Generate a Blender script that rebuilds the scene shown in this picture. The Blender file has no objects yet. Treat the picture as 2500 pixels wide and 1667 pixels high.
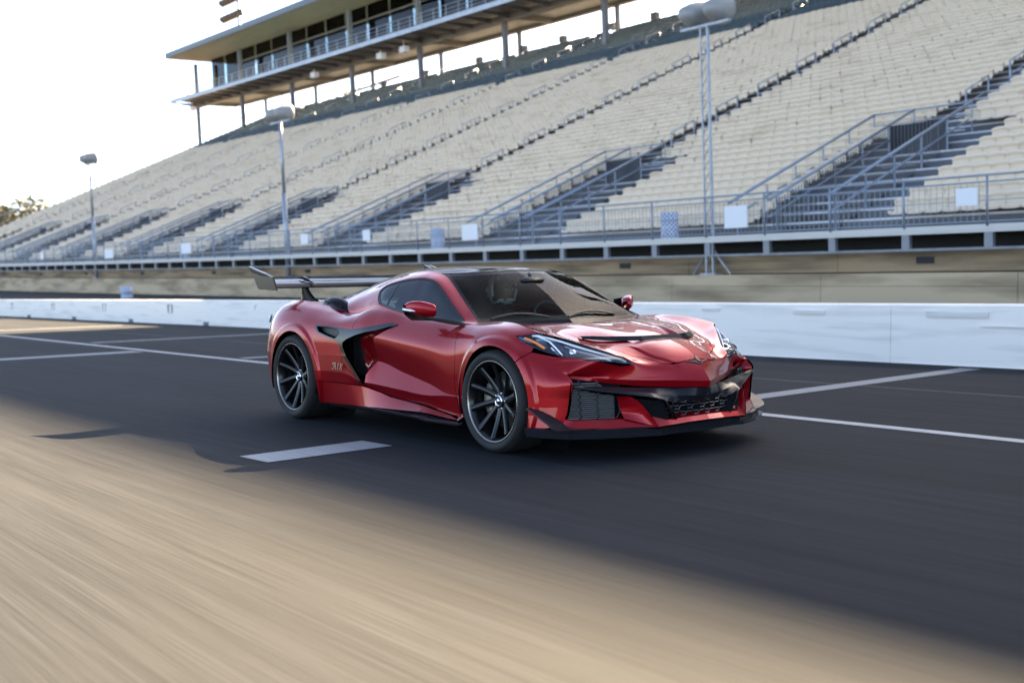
import bpy, math, random
import numpy as np
from mathutils import Vector, Matrix

# ------------------------------------------------------------------ camera, sky, sun, exposure
SC = bpy.context.scene
G = np.array([[1.0, 0.00012, -0.0075], [0.00012, 0.99946, 0.033], [0.0075, -0.033, 0.99943]])
_u = np.array([.0075, -.033, 1.]); _u /= np.linalg.norm(_u)
_x = np.array([1., 0, 0]) - _u[0]*_u; _x /= np.linalg.norm(_x)
G = np.stack([_x, np.cross(_u, _x), _u])          # lane plane (banked a little towards the wall) -> level world

def cam_axes(yaw, pitch, roll):
    f = np.array([math.cos(yaw)*math.cos(pitch), math.sin(yaw)*math.cos(pitch), math.sin(pitch)])
    r = np.cross(f, [0, 0, 1]); r /= np.linalg.norm(r); u = np.cross(r, f)
    c, s = math.cos(roll), math.sin(roll)
    return c*r+s*u, -s*r+c*u, f
_r, _up, _f = [G @ v for v in cam_axes(2.4734316, -0.05287, -0.0188127)]
_p = G @ np.array([5.82409, -5.38343, 1.11171])
cd = bpy.data.cameras.new('camera'); cam = bpy.data.objects.new('camera', cd)
SC.collection.objects.link(cam)
cam.matrix_world = Matrix(((_r[0], _up[0], -_f[0], _p[0]), (_r[1], _up[1], -_f[1], _p[1]), (_r[2], _up[2], -_f[2], _p[2]), (0, 0, 0, 1)))
cd.sensor_width = 36; cd.lens = 2757.08/2500*36; cd.clip_end = 5000; cd.clip_start = .1
cd.dof.use_dof = True; cd.dof.focus_distance = 7.4; cd.dof.aperture_fstop = 2.0
SC.camera = cam

SUN = Vector((-.155, 1.02, .616)).normalized()
W = bpy.data.worlds.new('World'); SC.world = W; W.use_nodes = True
nt = W.node_tree; bg = nt.nodes['Background']
sky = nt.nodes.new('ShaderNodeTexSky'); sky.sky_type = 'NISHITA'; sky.sun_disc = False
sky.sun_elevation = math.asin(SUN.z); sky.sun_rotation = math.atan2(SUN.x, SUN.y)
sky.air_density = .5; sky.dust_density = 1.1; sky.ozone_density = .3
nt.links.new(sky.outputs[0], bg.inputs[0]); bg.inputs[1].default_value = .05
ld = bpy.data.lights.new('sun', 'SUN'); ld.energy = 5.0; ld.angle = math.radians(.53); ld.color = (1, .80, .57)
sun = bpy.data.objects.new('sun', ld); SC.collection.objects.link(sun)
sun.rotation_euler = SUN.to_track_quat('Z', 'Y').to_euler(); sun.location = (0, 60, 60)
SC.view_settings.view_transform = 'Standard'; SC.view_settings.look = 'None'
SC.view_settings.exposure = 3.95; SC.view_settings.use_white_balance = True; SC.view_settings.white_balance_temperature = 7500; SC.view_settings.white_balance_tint = 8; SC.view_settings.gamma = 1; SC.view_settings.use_curve_mapping = False
SC.cycles.use_denoising = True; SC.cycles.max_bounces = 8; SC.cycles.transparent_max_bounces = 16

random.seed(7); RNG = np.random.default_rng(7)
COL = SC.collection

# ------------------------------------------------------------------ materials
def mat(name, col, rough=.5, metal=0., coat=0., noise=None, bump=None, spec=.5, emis=None, coat_rough=.03):
    m = bpy.data.materials.new(name); m.use_nodes = True
    t = m.node_tree; b = t.nodes['Principled BSDF']
    b.inputs['Base Color'].default_value = (*col, 1); b.inputs['Roughness'].default_value = rough
    b.inputs['Metallic'].default_value = metal; b.inputs['Coat Weight'].default_value = coat
    b.inputs['Coat Roughness'].default_value = coat_rough
    b.inputs['Specular IOR Level'].default_value = spec
    tc = t.nodes.new('ShaderNodeTexCoord')
    if noise:      # (scale xyz, second colour, contrast lo, hi)
        sc, c2, lo, hi = noise
        mp = t.nodes.new('ShaderNodeMapping'); mp.inputs['Scale'].default_value = sc
        n = t.nodes.new('ShaderNodeTexNoise'); n.inputs['Scale'].default_value = 1; n.inputs['Detail'].default_value = 6
        r = t.nodes.new('ShaderNodeValToRGB'); r.color_ramp.elements[0].position = lo; r.color_ramp.elements[1].position = hi
        r.color_ramp.elements[0].color = (*col, 1); r.color_ramp.elements[1].color = (*c2, 1)
        t.links.new(tc.outputs['Object'], mp.inputs[0]); t.links.new(mp.outputs[0], n.inputs['Vector'])
        t.links.new(n.outputs[0], r.inputs[0]); t.links.new(r.outputs[0], b.inputs['Base Color'])
    if bump:
        sc, st, dist = bump
        mp = t.nodes.new('ShaderNodeMapping'); mp.inputs['Scale'].default_value = sc
        n = t.nodes.new('ShaderNodeTexNoise'); n.inputs['Scale'].default_value = 1; n.inputs['Detail'].default_value = 4
        bm = t.nodes.new('ShaderNodeBump'); bm.inputs['Strength'].default_value = st; bm.inputs['Distance'].default_value = dist
        t.links.new(tc.outputs['Object'], mp.inputs[0]); t.links.new(mp.outputs[0], n.inputs['Vector'])
        t.links.new(n.outputs[0], bm.inputs['Height']); t.links.new(bm.outputs[0], b.inputs['Normal'])
    return m

def glass_mat(name, tint, ior=1.5, rough=0.0, base=0.04):
    m = bpy.data.materials.new(name); m.use_nodes = True
    t = m.node_tree; t.nodes.clear()
    o = t.nodes.new('ShaderNodeOutputMaterial'); mx = t.nodes.new('ShaderNodeMixShader')
    tr = t.nodes.new('ShaderNodeBsdfTransparent'); tr.inputs[0].default_value = (*tint, 1)
    gl = t.nodes.new('ShaderNodeBsdfGlossy'); gl.inputs['Roughness'].default_value = rough; gl.inputs[0].default_value = (.95, .97, 1, 1)
    fr = t.nodes.new('ShaderNodeFresnel'); fr.inputs[0].default_value = ior
    t.links.new(fr.outputs[0], mx.inputs[0]); t.links.new(tr.outputs[0], mx.inputs[1]); t.links.new(gl.outputs[0], mx.inputs[2])
    t.links.new(mx.outputs[0], o.inputs[0])
    return m

def asphalt(name):
    m = bpy.data.materials.new(name); m.use_nodes = True
    t = m.node_tree; b = t.nodes['Principled BSDF']; L = t.links.new
    tc = t.nodes.new('ShaderNodeTexCoord')
    def noise(scale, detail, rot=0):
        mp = t.nodes.new('ShaderNodeMapping'); mp.inputs['Scale'].default_value = scale; mp.inputs['Rotation'].default_value = (0, 0, rot)
        n = t.nodes.new('ShaderNodeTexNoise'); n.inputs['Scale'].default_value = 1; n.inputs['Detail'].default_value = detail
        n.inputs['Roughness'].default_value = .62
        L(tc.outputs['Object'], mp.inputs[0]); L(mp.outputs[0], n.inputs['Vector']); return n
    fine = noise((.9, 230, 60), 6)      # drag marks and rubber laid down along the lane
    mid = noise((.45, 14, 3), 6)
    big = noise((.12, .9, 1), 4)
    def ramp(n, lo, hi, a, c):
        r = t.nodes.new('ShaderNodeValToRGB'); r.color_ramp.elements[0].position = lo; r.color_ramp.elements[1].position = hi
        r.color_ramp.elements[0].color = (a, a, a, 1); r.color_ramp.elements[1].color = (c, c, c, 1); L(n.outputs[0], r.inputs[0]); return r
    r1 = ramp(fine, .30, .70, .64, 1.4); r2 = ramp(mid, .3, .7, .80, 1.18); r3 = ramp(big, .35, .65, .85, 1.12)
    def mul(a, c):
        x = t.nodes.new('ShaderNodeMix'); x.data_type = 'RGBA'; x.blend_type = 'MULTIPLY'; x.inputs[0].default_value = 1
        x.clamp_result = False
        L(a, x.inputs[6]); L(c, x.inputs[7]); return x.outputs[2]
    o = mul(mul(r1.outputs[0], r2.outputs[0]), r3.outputs[0])
    x = t.nodes.new('ShaderNodeMix'); x.data_type = 'RGBA'; x.blend_type = 'MULTIPLY'; x.inputs[0].default_value = 1
    x.inputs[7].default_value = (.0212, .0232, .0262, 1); L(o, x.inputs[6]); L(x.outputs[2], b.inputs['Base Color'])
    b.inputs['Roughness'].default_value = .82; b.inputs['Specular IOR Level'].default_value = .08
    bm = t.nodes.new('ShaderNodeBump'); bm.inputs['Strength'].default_value = .25; bm.inputs['Distance'].default_value = .004
    L(fine.outputs[0], bm.inputs['Height']); L(bm.outputs[0], b.inputs['Normal'])
    return m

M = {}
M['asphalt'] = asphalt('pit lane asphalt')
M['dirt'] = mat('dry ground', (.07, .062, .05), .95, noise=((.05, .05, .05), (.10, .085, .06), .35, .7))
M['paint_line'] = mat('road paint', (.40, .42, .43), .6, noise=((1.5, 60, 8), (.24, .25, .26), .40, .72))
M['paint_dash'] = mat('worn road paint', (.25, .27, .285), .6, noise=((1.5, 60, 8), (.17, .185, .195), .36, .66))
M['paint_faded'] = mat('faded road paint', (.17, .19, .205), .6, noise=((1.5, 50, 8), (.15, .16, .17), .35, .75))
M['white_wall'] = mat('white painted concrete', (.92, .84, .76), .6, noise=((.7, 3, 9), (.62, .58, .53), .52, .85), bump=((6, 6, 12), .15, .004))
M['mark'] = mat('stencil grey paint', (.38, .39, .41), .7)
M['rubber_mark'] = mat('scuffed grey', (.16, .17, .19), .8)
M['post_steel'] = mat('dull post steel', (.25, .265, .29), .5, .3, noise=((2, 2, 2), (.17, .175, .19), .4, .7))
M['bronze'] = mat('bronze lamp casing', (.07, .05, .035), .5)
M['scuff'] = mat('grey rubber scuff', (.68, .64, .60), .7, noise=((3, 3, 30), (.82, .76, .70), .4, .7))
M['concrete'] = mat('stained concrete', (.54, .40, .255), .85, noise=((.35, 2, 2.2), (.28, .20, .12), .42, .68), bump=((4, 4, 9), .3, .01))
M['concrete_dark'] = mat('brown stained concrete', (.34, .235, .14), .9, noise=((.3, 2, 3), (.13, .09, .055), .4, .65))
M['steel'] = mat('galvanised steel', (.38, .41, .45), .42, .55, noise=((3, 3, 3), (.28, .31, .36), .4, .7))
M['steel_blue'] = mat('blue grey rail', (.25, .30, .36), .45, .4)
M['alu'] = mat('aluminium plank', (.74, .74, .76), .5, .15, noise=((2, 12, 2), (.58, .58, .60), .4, .75))
M['deck_edge'] = mat('pale deck edge', (.62, .58, .54), .6)
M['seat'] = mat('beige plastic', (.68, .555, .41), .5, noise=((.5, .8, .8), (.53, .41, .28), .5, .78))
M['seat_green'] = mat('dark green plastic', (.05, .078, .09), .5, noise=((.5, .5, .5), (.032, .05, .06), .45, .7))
M['shade_grey'] = mat('dark under stand', (.11, .115, .125), .8)  # dark grey for the shaded gaps between planks, also on bars and boxes
M['dark'] = mat('dark void', (.02, .022, .026), .8)  # near-black standing in for shade inside openings and under the deck
M['press_steel'] = mat('painted grey steel', (.145, .145, .155), .5, .2, noise=((1, 1, 1), (.11, .11, .12), .4, .7))
M['fascia'] = mat('slate roof fascia', (.105, .14, .165), .5)
M['soffit'] = mat('timber soffit', (.11, .09, .07), .7, noise=((.4, 6, 1), (.07, .055, .04), .4, .7))
M['beam'] = mat('tan steel beam', (.17, .155, .145), .6)
M['pane'] = glass_mat('green glass', (.88, .97, .94), 1.28)
M['tree'] = mat('dark tree leaves', (.055, .062, .03), .8, noise=((2, 2, 2), (.085, .075, .045), .4, .7))
M['bark'] = mat('bark', (.09, .07, .05), .9)
M['sign'] = mat('white sign board', (.78, .78, .80), .5)
M['lamp_grey'] = mat('lamp housing', (.30, .30, .29), .5, .2)
M['lamp_glass'] = mat('floodlight glass', (.55, .55, .52), .2)

def checker_mat():
    m = bpy.data.materials.new('blue and white check print'); m.use_nodes = True
    t = m.node_tree; b = t.nodes['Principled BSDF']; tc = t.nodes.new('ShaderNodeTexCoord')
    mp = t.nodes.new('ShaderNodeMapping'); mp.inputs['Scale'].default_value = (26, 14, 1)
    ck = t.nodes.new('ShaderNodeTexChecker'); ck.inputs['Scale'].default_value = 1
    ck.inputs[1].default_value = (.09, .15, .28, 1); ck.inputs[2].default_value = (.66, .69, .75, 1)
    t.links.new(tc.outputs['UV'], mp.inputs[0]); t.links.new(mp.outputs[0], ck.inputs[0]); t.links.new(ck.outputs[0], b.inputs['Base Color'])
    b.inputs['Roughness'].default_value = .5
    return m
M['check'] = checker_mat()

# ------------------------------------------------------------------ mesh helpers
def tag(o, label=None, cat=None, group=None, kind=None):
    if label: o['label'] = label
    if cat: o['category'] = cat
    if group: o['group'] = group
    if kind: o['kind'] = kind
    return o

def empty(name, loc=(0, 0, 0), mw=None):
    o = bpy.data.objects.new(name, None); COL.objects.link(o)
    o.empty_display_size = .2
    if mw is not None: o.matrix_world = mw
    else: o.location = loc
    return o

class MB:
    """collects boxes, tubes and grids into one mesh; one or several materials"""
    def __init__(s): s.v = []; s.f = []; s.mi = []; s.n = 0; s.sm = []
    def add(s, v, f, mi=0, smooth=False):
        v = np.asarray(v, float); s.v.append(v)
        for q in f: s.f.append(tuple(i+s.n for i in q)); s.mi.append(mi); s.sm.append(smooth)
        s.n += len(v); return s
    def box(s, a, b, mi=0, rise=None):
        (x0, y0, z0), (x1, y1, z1) = a, b
        v = [(x0, y0, z0), (x1, y0, z0), (x1, y1, z0), (x0, y1, z0), (x0, y0, z1), (x1, y0, z1), (x1, y1, z1), (x0, y1, z1)]
        return s.add(v, [(0, 3, 2, 1), (4, 5, 6, 7), (0, 1, 5, 4), (1, 2, 6, 5), (2, 3, 7, 6), (3, 0, 4, 7)], mi)
    def tube(s, pts, r, n=6, mi=0, cap=True):
        pts = np.asarray(pts, float); k = len(pts); rr = np.broadcast_to(np.asarray(r, float), (k,))
        T = np.gradient(pts, axis=0); V = []
        ref = np.array([0, 0, 1.]) if abs(T[0][2])/np.linalg.norm(T[0]) < .9 else np.array([1., 0, 0])
        for i in range(k):
            t = T[i]/np.linalg.norm(T[i]); a = np.cross(t, ref); a /= np.linalg.norm(a); b = np.cross(t, a)
            for j in range(n):
                w = 2*math.pi*j/n; V.append(pts[i]+rr[i]*(math.cos(w)*a+math.sin(w)*b))
        F = [(i*n+j, i*n+(j+1) % n, (i+1)*n+(j+1) % n, (i+1)*n+j) for i in range(k-1) for j in range(n)]
        s.add(V, F, mi, n > 5)
        if cap:
            s.f.append(tuple(s.n-k*n+j for j in range(n))[::-1]); s.mi.append(mi); s.sm.append(False)
            s.f.append(tuple(s.n-n+j for j in range(n))); s.mi.append(mi); s.sm.append(False)
        return s
    def lathe(s, prof, n=32, axis='z', org=(0, 0, 0), mi=0, smooth=True, close=False):
        prof = np.asarray(prof, float); k = len(prof); a = np.arange(n)*2*math.pi/n
        r = prof[:, 0][:, None]; h = np.repeat(prof[:, 1][:, None], n, 1)
        c, d = r*np.cos(a), r*np.sin(a)
        V = np.stack([c, d, h] if axis == 'z' else [c, h, d], -1).reshape(-1, 3)+np.array(org)
        F = [(i*n+j, i*n+(j+1) % n, (i+1)*n+(j+1) % n, (i+1)*n+j) for i in range(k-1) for j in range(n)]
        return s.add(V, F, mi, smooth)
    def grid(s, P, mi=0, smooth=True, flip=False):
        P = np.asarray(P, float); a, b = P.shape[:2]
        F = [((i*b+j), (i*b+j+1), ((i+1)*b+j+1), ((i+1)*b+j)) for i in range(a-1) for j in range(b-1)]
        if flip: F = [q[::-1] for q in F]
        return s.add(P.reshape(-1, 3), F, mi, smooth)
    def build(s, name, m, parent=None, kind=None, loc=None, fn=None):
        V = np.concatenate(s.v) if s.v else np.zeros((0, 3))
        if fn is not None: V = fn(V)
        me = bpy.data.meshes.new(name); me.from_pydata(V.tolist(), [], s.f)
        ms = m if isinstance(m, (list, tuple)) else [m]
        for q in ms: me.materials.append(q)
        me.polygons.foreach_set('material_index', s.mi); me.polygons.foreach_set('use_smooth', s.sm)
        me.update()
        o = bpy.data.objects.new(name, me); COL.objects.link(o)
        if parent: o.parent = parent
        if loc is not None: o.location = loc
        if kind: o['kind'] = kind
        return o

def extrude_poly(pts, axis, t0, t1):
    """closed outline (list of 2d) extruded along axis"""
    n = len(pts); V = []
    for t in (t0, t1):
        for a, b in pts: V.append({'x': (t, a, b), 'y': (a, t, b), 'z': (a, b, t)}[axis])
    return V, [tuple(range(n))[::-1], tuple(range(n, 2*n))]+[(i, (i+1) % n, n+(i+1) % n, n+i) for i in range(n)]

def link_copy(o, parent=None, **kw):
    c = o.copy(); COL.objects.link(c)
    if parent: c.parent = parent
    for k, v in kw.items(): setattr(c, k, v)
    return c

def rise(x): return 5e-5*np.minimum(x, 0)**2       # the stand climbs very slightly along the straight
def riseV(V):
    V = np.array(V, float); V[:, 2] += rise(V[:, 0]); return V

# ------------------------------------------------------------------ ground, pit lane, markings
def gz(x, y):
    x = np.asarray(x, float); y = np.asarray(y, float)
    z = .0075*np.clip(x, -60, 30)-.033*np.clip(y, -16, 8.6)
    far = -.46+np.maximum(0, rise(np.maximum(x, -170))-.05)*.6
    w = np.clip((y-9.2)/9, 0, 1); w = w*w*(3-2*w)
    z = z*(1-w)+far*w
    return z
def sheet(xs, ys, dz=0., name='ground', m=None, kind='structure'):
    X, Y = np.meshgrid(xs, ys, indexing='ij'); Z = gz(X, Y)+dz
    mb = MB(); mb.grid(np.stack([X, Y, Z], -1), flip=False)
    o = mb.build(name, m, kind=kind); return o
xs = np.concatenate([[-3000, -1500, -700, -400, -250], np.arange(-180, 60, 6), [80, 140, 300, 800, 2500]])
ys = np.concatenate([[-3000, -1200, -500, -200, -90, -60], np.arange(-40, 34, 2.0), [40, 60, 90, 150, 300, 800, 3000]])
g = sheet(xs, ys, -.03, 'ground', M['dirt'])
xs2 = np.concatenate([np.arange(-240, -60, 10), np.arange(-60, 42, 3), [50, 60, 80]]); ys2 = np.concatenate([np.arange(-58, -16, 3.5), np.arange(-16, 20.3, 1.5)])
p_ = sheet(xs2, ys2, 0, 'pit_lane', M['asphalt'])

def lane_pt(x, y, dz=.004):
    return (x, y, float(gz(x, y))+dz)
def strip(name, a, b, w, m, seg=24, dz=.004, along='x', skew=0.):
    """painted strip between ground points a and b, width w"""
    a = np.array(a, float); b = np.array(b, float); d = b-a; n = np.array([-d[1], d[0]])/np.linalg.norm(d)*w/2
    P = []
    for i in range(seg+1):
        c = a+d*i/seg
        P.append([lane_pt(*(c-n), dz), lane_pt(*(c+n), dz)])
    mb = MB(); mb.grid(np.array(P), flip=True); return mb.build(name, m, kind='structure')
strip('lane_line', (-90, 2.85), (40, 1.38), .14, M['paint_line'], 60)
strip('box_marking', (-.88, -2.23), (-.93, -1.27), .37, M['paint_dash'], 6)
strip('box_marking', (-.95, 2.6), (-1.15, 6.9), .26, M['paint_faded'], 8)
strip('box_marking', (-13.5, -3.4), (-13.95, 1.78), .5, M['paint_faded'], 8)
strip('box_marking', (-18.05, 2.3), (-18.4, 6.8), .30, M['paint_faded'], 8)
strip('box_marking', (-10.5, 2.15), (-10.7, 6.9), .26, M['paint_faded'], 8)
strip('box_marking', (-28.2, 2.4), (-28.5, 6.6), .30, M['paint_faded'], 8)
strip('tar_seam', (-40, 4.6), (12, 4.3), .02, M['rubber_mark'], 30, .003)
# ------------------------------------------------------------------ white pit wall
def wall_y(x): return float(np.interp(x, [-140, -49, -31, -23, -4.7, 0, 30], [9.3, 8.15, 8.05, 8.1, 7.2, 7.2, 7.0]))
pw = empty('pit_wall', (0, 0, 0)); tag(pw, 'long low white painted concrete wall beside the pit lane', 'wall')
xe = 22.0
while xe > -140:
    x0, x1 = xe-6.1, xe-.006
    n = 7; P = []
    for i in range(n):
        x = x0+(x1-x0)*i/(n-1); y = wall_y(x); z = float(gz(x, y))-.05
        h = .735
        prof = [(-.02, 0), (-.0, .08), (.01, .35), (.035, .775), (.06, .79), (.27, .79), (.30, .775), (.33, 0)]
        P.append([(x, y+a, z+b*(h/.74)) for a, b in prof])
    mb = MB(); mb.grid(np.array(P), smooth=False)
    mb.f += [tuple(range(8)), tuple(range((n-1)*8, n*8))[::-1]]; mb.mi += [0, 0]; mb.sm += [False]*2
    s = mb.build('wall_segment', M['white_wall'], pw)
    # forklift slot and lifting mark on the lane side
    xm = (x0+x1)/2; ym = wall_y(xm); zm = float(gz(xm, ym))
    m2 = MB()
    for a, b, c, d in ((-.17, -.13, .36, .60), (.13, .17, .36, .60), (-.17, .17, .60, .615), (-.17, .17, .35, .365)):
        m2.box((xm+a+1.5, ym-.004, zm+c), (xm+b+1.5, ym+.03, zm+d))
    m2.build('stencil', M['mark'], s)
    m3 = MB()
    if xm > -8: xe -= 6.1; continue
    m3.box((xm-2.1, ym-.03, zm-.04), (xm-1.75, ym+.02, zm+.09)); m3.build('drain_slot', M['rubber_mark'], s)
    xe -= 6.1

for x, z, w, h in ((-3.9, .60, .5, .05), (-1.9, .585, .8, .07), (-1.2, .47, .9, .02), (-.6, .12, .8, .03), (-5.6, .63, .35, .04), (.4, .40, .5, .02), (-9.6, .55, .3, .03), (-14.2, .2, .5, .03), (-19.8, .15, .4, .05), (-26.5, .12, .5, .05), (-34, .14, .6, .04)):
    y = wall_y(x); zz = float(gz(x, y)); mb = MB(); mb.box((x, y+.002, zz+z), (x+w, y+.05, zz+z+h)); mb.build('scuff', M['scuff'], pw)
# ------------------------------------------------------------------ stained concrete track wall + ledge
tw = empty('track_wall', (0, 0, 0)); tag(tw, 'stained grey brown concrete wall below the grandstand deck', 'wall')
xe = 20.0
while xe > -190:
    x0, x1 = xe-5.5, xe-.015
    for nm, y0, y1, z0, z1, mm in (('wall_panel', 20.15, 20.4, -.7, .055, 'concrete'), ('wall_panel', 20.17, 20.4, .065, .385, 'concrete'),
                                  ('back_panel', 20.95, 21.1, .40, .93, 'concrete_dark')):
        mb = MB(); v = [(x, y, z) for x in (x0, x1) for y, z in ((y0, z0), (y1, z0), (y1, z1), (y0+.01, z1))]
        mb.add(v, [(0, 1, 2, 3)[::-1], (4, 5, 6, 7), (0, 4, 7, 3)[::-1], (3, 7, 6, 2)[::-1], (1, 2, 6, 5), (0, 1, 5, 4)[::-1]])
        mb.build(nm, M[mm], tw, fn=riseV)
    if x0 < 8 and abs(x0) % 11 < 5.5:
        mb = MB(); mb.box((x0+2.4, 20.93, .60), (x0+2.9, 20.97, .78)); mb.build('drain_opening', M['dark'], tw, fn=riseV)  # near-black block in place of a shaded hole
    xe -= 5.5
def xgrid(a, b, n): return np.linspace(a, b, n)
mb = MB()
for x0, x1 in zip(xgrid(20, -190, 36)[:-1], xgrid(20, -190, 36)[1:]): mb.box((x1, 20.4, .30), (x0, 20.95, .37))
mb.build('ledge', M['concrete'], tw, fn=riseV)

# ------------------------------------------------------------------ grandstand
GX0, GX1 = -141.0, 14.0
TR, RI = .74, .303
def row_y(i): return 22.3+TR*i
def row_z(i): return 1.55+RI*i
NT, NG = 43, 61
aisles = [-1.3-13.75*k for k in range(0, 11)]
gs = empty('grandstand', (-60, 22, 1.5)); gs.matrix_world = Matrix.Translation((0, 0, 0))
tag(gs, 'long racetrack grandstand with beige seats and dark green seats along the top', 'grandstand')

def long_box(mb, y0, y1, z0, z1, x0=GX0, x1=GX1, n=24, mi=0):
    X = np.linspace(x0, x1, n); P = []
    for x in X: P.append([(x, y0, z0), (x, y1, z0), (x, y1, z1), (x, y0, z1), (x, y0, z0)])
    mb.grid(np.array(P), mi, smooth=False)
    b = mb.n-5*n
    mb.f += [tuple(b+i for i in range(4)), tuple(mb.n-5+i for i in range(4))[::-1]]; mb.mi += [mi]*2; mb.sm += [False]*2
for i in range(NG+1):
    mb = MB(); y, z = row_y(i), row_z(i)
    long_box(mb, y-.30, y+.36, z-.16, z)
    mb.build('plank', M['alu'], gs, fn=riseV)
    mb = MB(); long_box(mb, y+.365, y+.385, z-.10, z+RI-.06)
    mb.build('shade_grey', M['shade_grey'], gs, fn=riseV)  # dark board stands in for the shade in the open gap behind each plank
mb = MB(); long_box(mb, 20.52, 22.0, 1.36, 1.50, GX0-40); mb.build('walkway', M['alu'], gs, fn=riseV)
mb = MB(); long_box(mb, 20.47, 20.515, 1.40, 1.535, GX0-40); mb.build('walkway_edge', M['deck_edge'], gs, fn=riseV)
mb = MB(); long_box(mb, 20.48, 20.512, 1.345, 1.375, GX0-40); mb.build('walkway_edge', M['deck_edge'], gs, fn=riseV)
mb = MB(); long_box(mb, 20.5, 20.62, .93, .99, GX0-40); mb.build('lower_beam', M['post_steel'], gs, fn=riseV)
mb = MB(); long_box(mb, 22.3, 22.4, -.4, 1.5, GX0-40); mb.build('shade_backing', M['dark'], gs, fn=riseV)  # near-black sheet in place of the shade under the walkway
post = MB(); post.box((-.11, 0, 0), (.11, .02, .36)); post.box((-.11, .10, 0), (.11, .12, .36)); post.box((-.012, .02, 0), (.012, .10, .36))
post = post.build('deck_post', M['post_steel'], gs, loc=(-8.4, 20.5, .99))
for k in range(-8, 78):
    if k == 0: continue
    x = -8.4-2.23*k; link_copy(post, gs, location=(x, 20.5, .99+rise(x)))
post.location = (-8.4, 20.5, .99)

# front railing along the walkway
for z, r in ((2.70, .028), (2.54, .022), (1.60, .02), (2.1, .012)):
    mb = MB(); X = np.linspace(GX0-38, GX1, 60); mb.tube(np.stack([X, X*0+20.45, X*0+z+rise(X)], 1), r, 6); mb.build('rail_bar', M['steel_blue'], gs)
rp = MB(); rp.tube([(0, 0, 0), (0, 0, 1.22)], .028, 6); rp = rp.build('rail_post', M['steel_blue'], gs, loc=(-8.4, 20.45, 1.5))
for k in range(-8, 76):
    if k == 0: continue
    x = -8.4-2.23*k; link_copy(rp, gs, location=(x, 20.45, 1.5+rise(x)))
mb = MB()
for x in np.arange(-8.6, -175, -.16):
    z = 1.6+rise(x); w = .007+.00012*abs(x)
    mb.add([(x-w, 20.46, z), (x+w, 20.46, z), (x+w, 20.46, z+.93), (x-w, 20.46, z+.93), (x, 20.466, z), (x, 20.466, z+.93)], [(0, 1, 2, 3), (1, 4, 5, 2), (4, 0, 3, 5)])
mb.build('infill_bars', M['steel_blue'], gs, kind='stuff')

# seats -----------------------------------------------------------
def seat_geo(nx=7, full=True):
    prof = [(-.19, .36), (-.235, .42), (-.20, .455), (0, .44), (.13, .445), (.175, .56), (.205, .68), (.200, .715), (.165, .745), (.165, .79), (.215, .825), (.29, .82), (.24, .55)]
    if not full: prof = [(-.235, .40), (-.20, .455), (.13, .445), (.225, .82), (.25, .5)]
    xs_ = np.linspace(-1, 1, nx); P = []
    for u in xs_:
        e = abs(u)**4
        P.append([(u*.263, y+(-.05*e if y > .1 else .02*e), z-(.045*e if z > .7 else .02*e if z > .6 else 0)+(.03*e if y < .1 else 0)) for y, z in prof])
    return np.array(P)
S_full, S_lo = seat_geo(7, True), seat_geo(5, True)
seats = []
for k in range(len(aisles)):
    xa = aisles[k]
    left = max(xa-13.75, GX0) if k+1 < len(aisles) else GX0
    a, b = left+.72, xa-.72
    if b-a < 1: continue
    n = int((b-a)/.535); off = (b-a-n*.535)/2
    for i in range(NG+1):
        for j in range(n):
            x = a+off+(j+.5)*.535
            dl = x-(left if k+1 < len(aisles) else -999); dr = xa-x
            # clear area round the stair openings at the foot of each aisle
            if i < 9 and dr < 2.0: continue
            if i < 10 and dl < 2.7: continue
            if x > 2 or x > -5 and i > 20: continue
            seats.append((x, row_y(i), row_z(i), i))
for i in range(0, 14):
    pass
seats = np.array(seats)
# the few hundred that show largest stand alone, the others are merged
P_ = np.array(_p); R_ = np.stack([_r, _up, _f])
q = (seats[:, :3]+[0, 0, .6]-P_)@R_.T
inview = (np.abs(q[:, 0]/q[:, 2]) < 1250/2757) & (np.abs(q[:, 1]/q[:, 2]) < 833/2757) & (q[:, 2] > 0)
order = np.argsort(np.where(inview, q[:, 2], 1e9)); near = order[:300]
isnear = np.zeros(len(seats), bool); isnear[near] = True
sm = MB(); sm.grid(S_full); seat_o = None
for idx in near:
    x, y, z, i = seats[idx]
    if seat_o is None: seat_o = sm.build('seat', M['seat'], gs, loc=(x, y, z+rise(x)))
    else: link_copy(seat_o, gs, location=(x, y, z+rise(x)))
def merged(sel, m, name):
    V = []; F = []; n = 0
    for flag, S in ((True, S_full), (False, S_lo)):
        s = seats[sel & ((seats[:, 0] > -62) == flag)]
        if not len(s): continue
        a, b = S.shape[:2]; k = a*b; base = S.reshape(-1, 3)
        c = s[:, :3].copy(); c[:, 2] += rise(c[:, 0])
        c += RNG.normal(0, .012, c.shape)
        VV = (c[:, None, :]+base[None]).reshape(-1, 3)
        f = np.array([((i*b+j), (i*b+j+1), ((i+1)*b+j+1), ((i+1)*b+j)) for i in range(a-1) for j in range(b-1)])
        FF = (f[None]+(np.arange(len(s))*k)[:, None, None]).reshape(-1, 4)+n
        V.append(VV); F.append(FF); n += len(VV)
    V = np.concatenate(V); F = np.concatenate(F)
    me = bpy.data.meshes.new(name); me.vertices.add(len(V)); me.vertices.foreach_set('co', V.ravel())
    me.loops.add(F.size); me.loops.foreach_set('vertex_index', F.ravel().astype(np.int32))
    me.polygons.add(len(F)); me.polygons.foreach_set('loop_start', np.arange(0, F.size, 4, dtype=np.int32))
    me.polygons.foreach_set('use_smooth', np.ones(len(F), bool)); me.materials.append(m); me.update(); me.validate()
    o = bpy.data.objects.new(name, me); COL.objects.link(o); o.parent = gs; o['kind'] = 'stuff'
merged((~isnear) & (seats[:, 3] <= NT), M['seat'], 'seat_rows')
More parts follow.
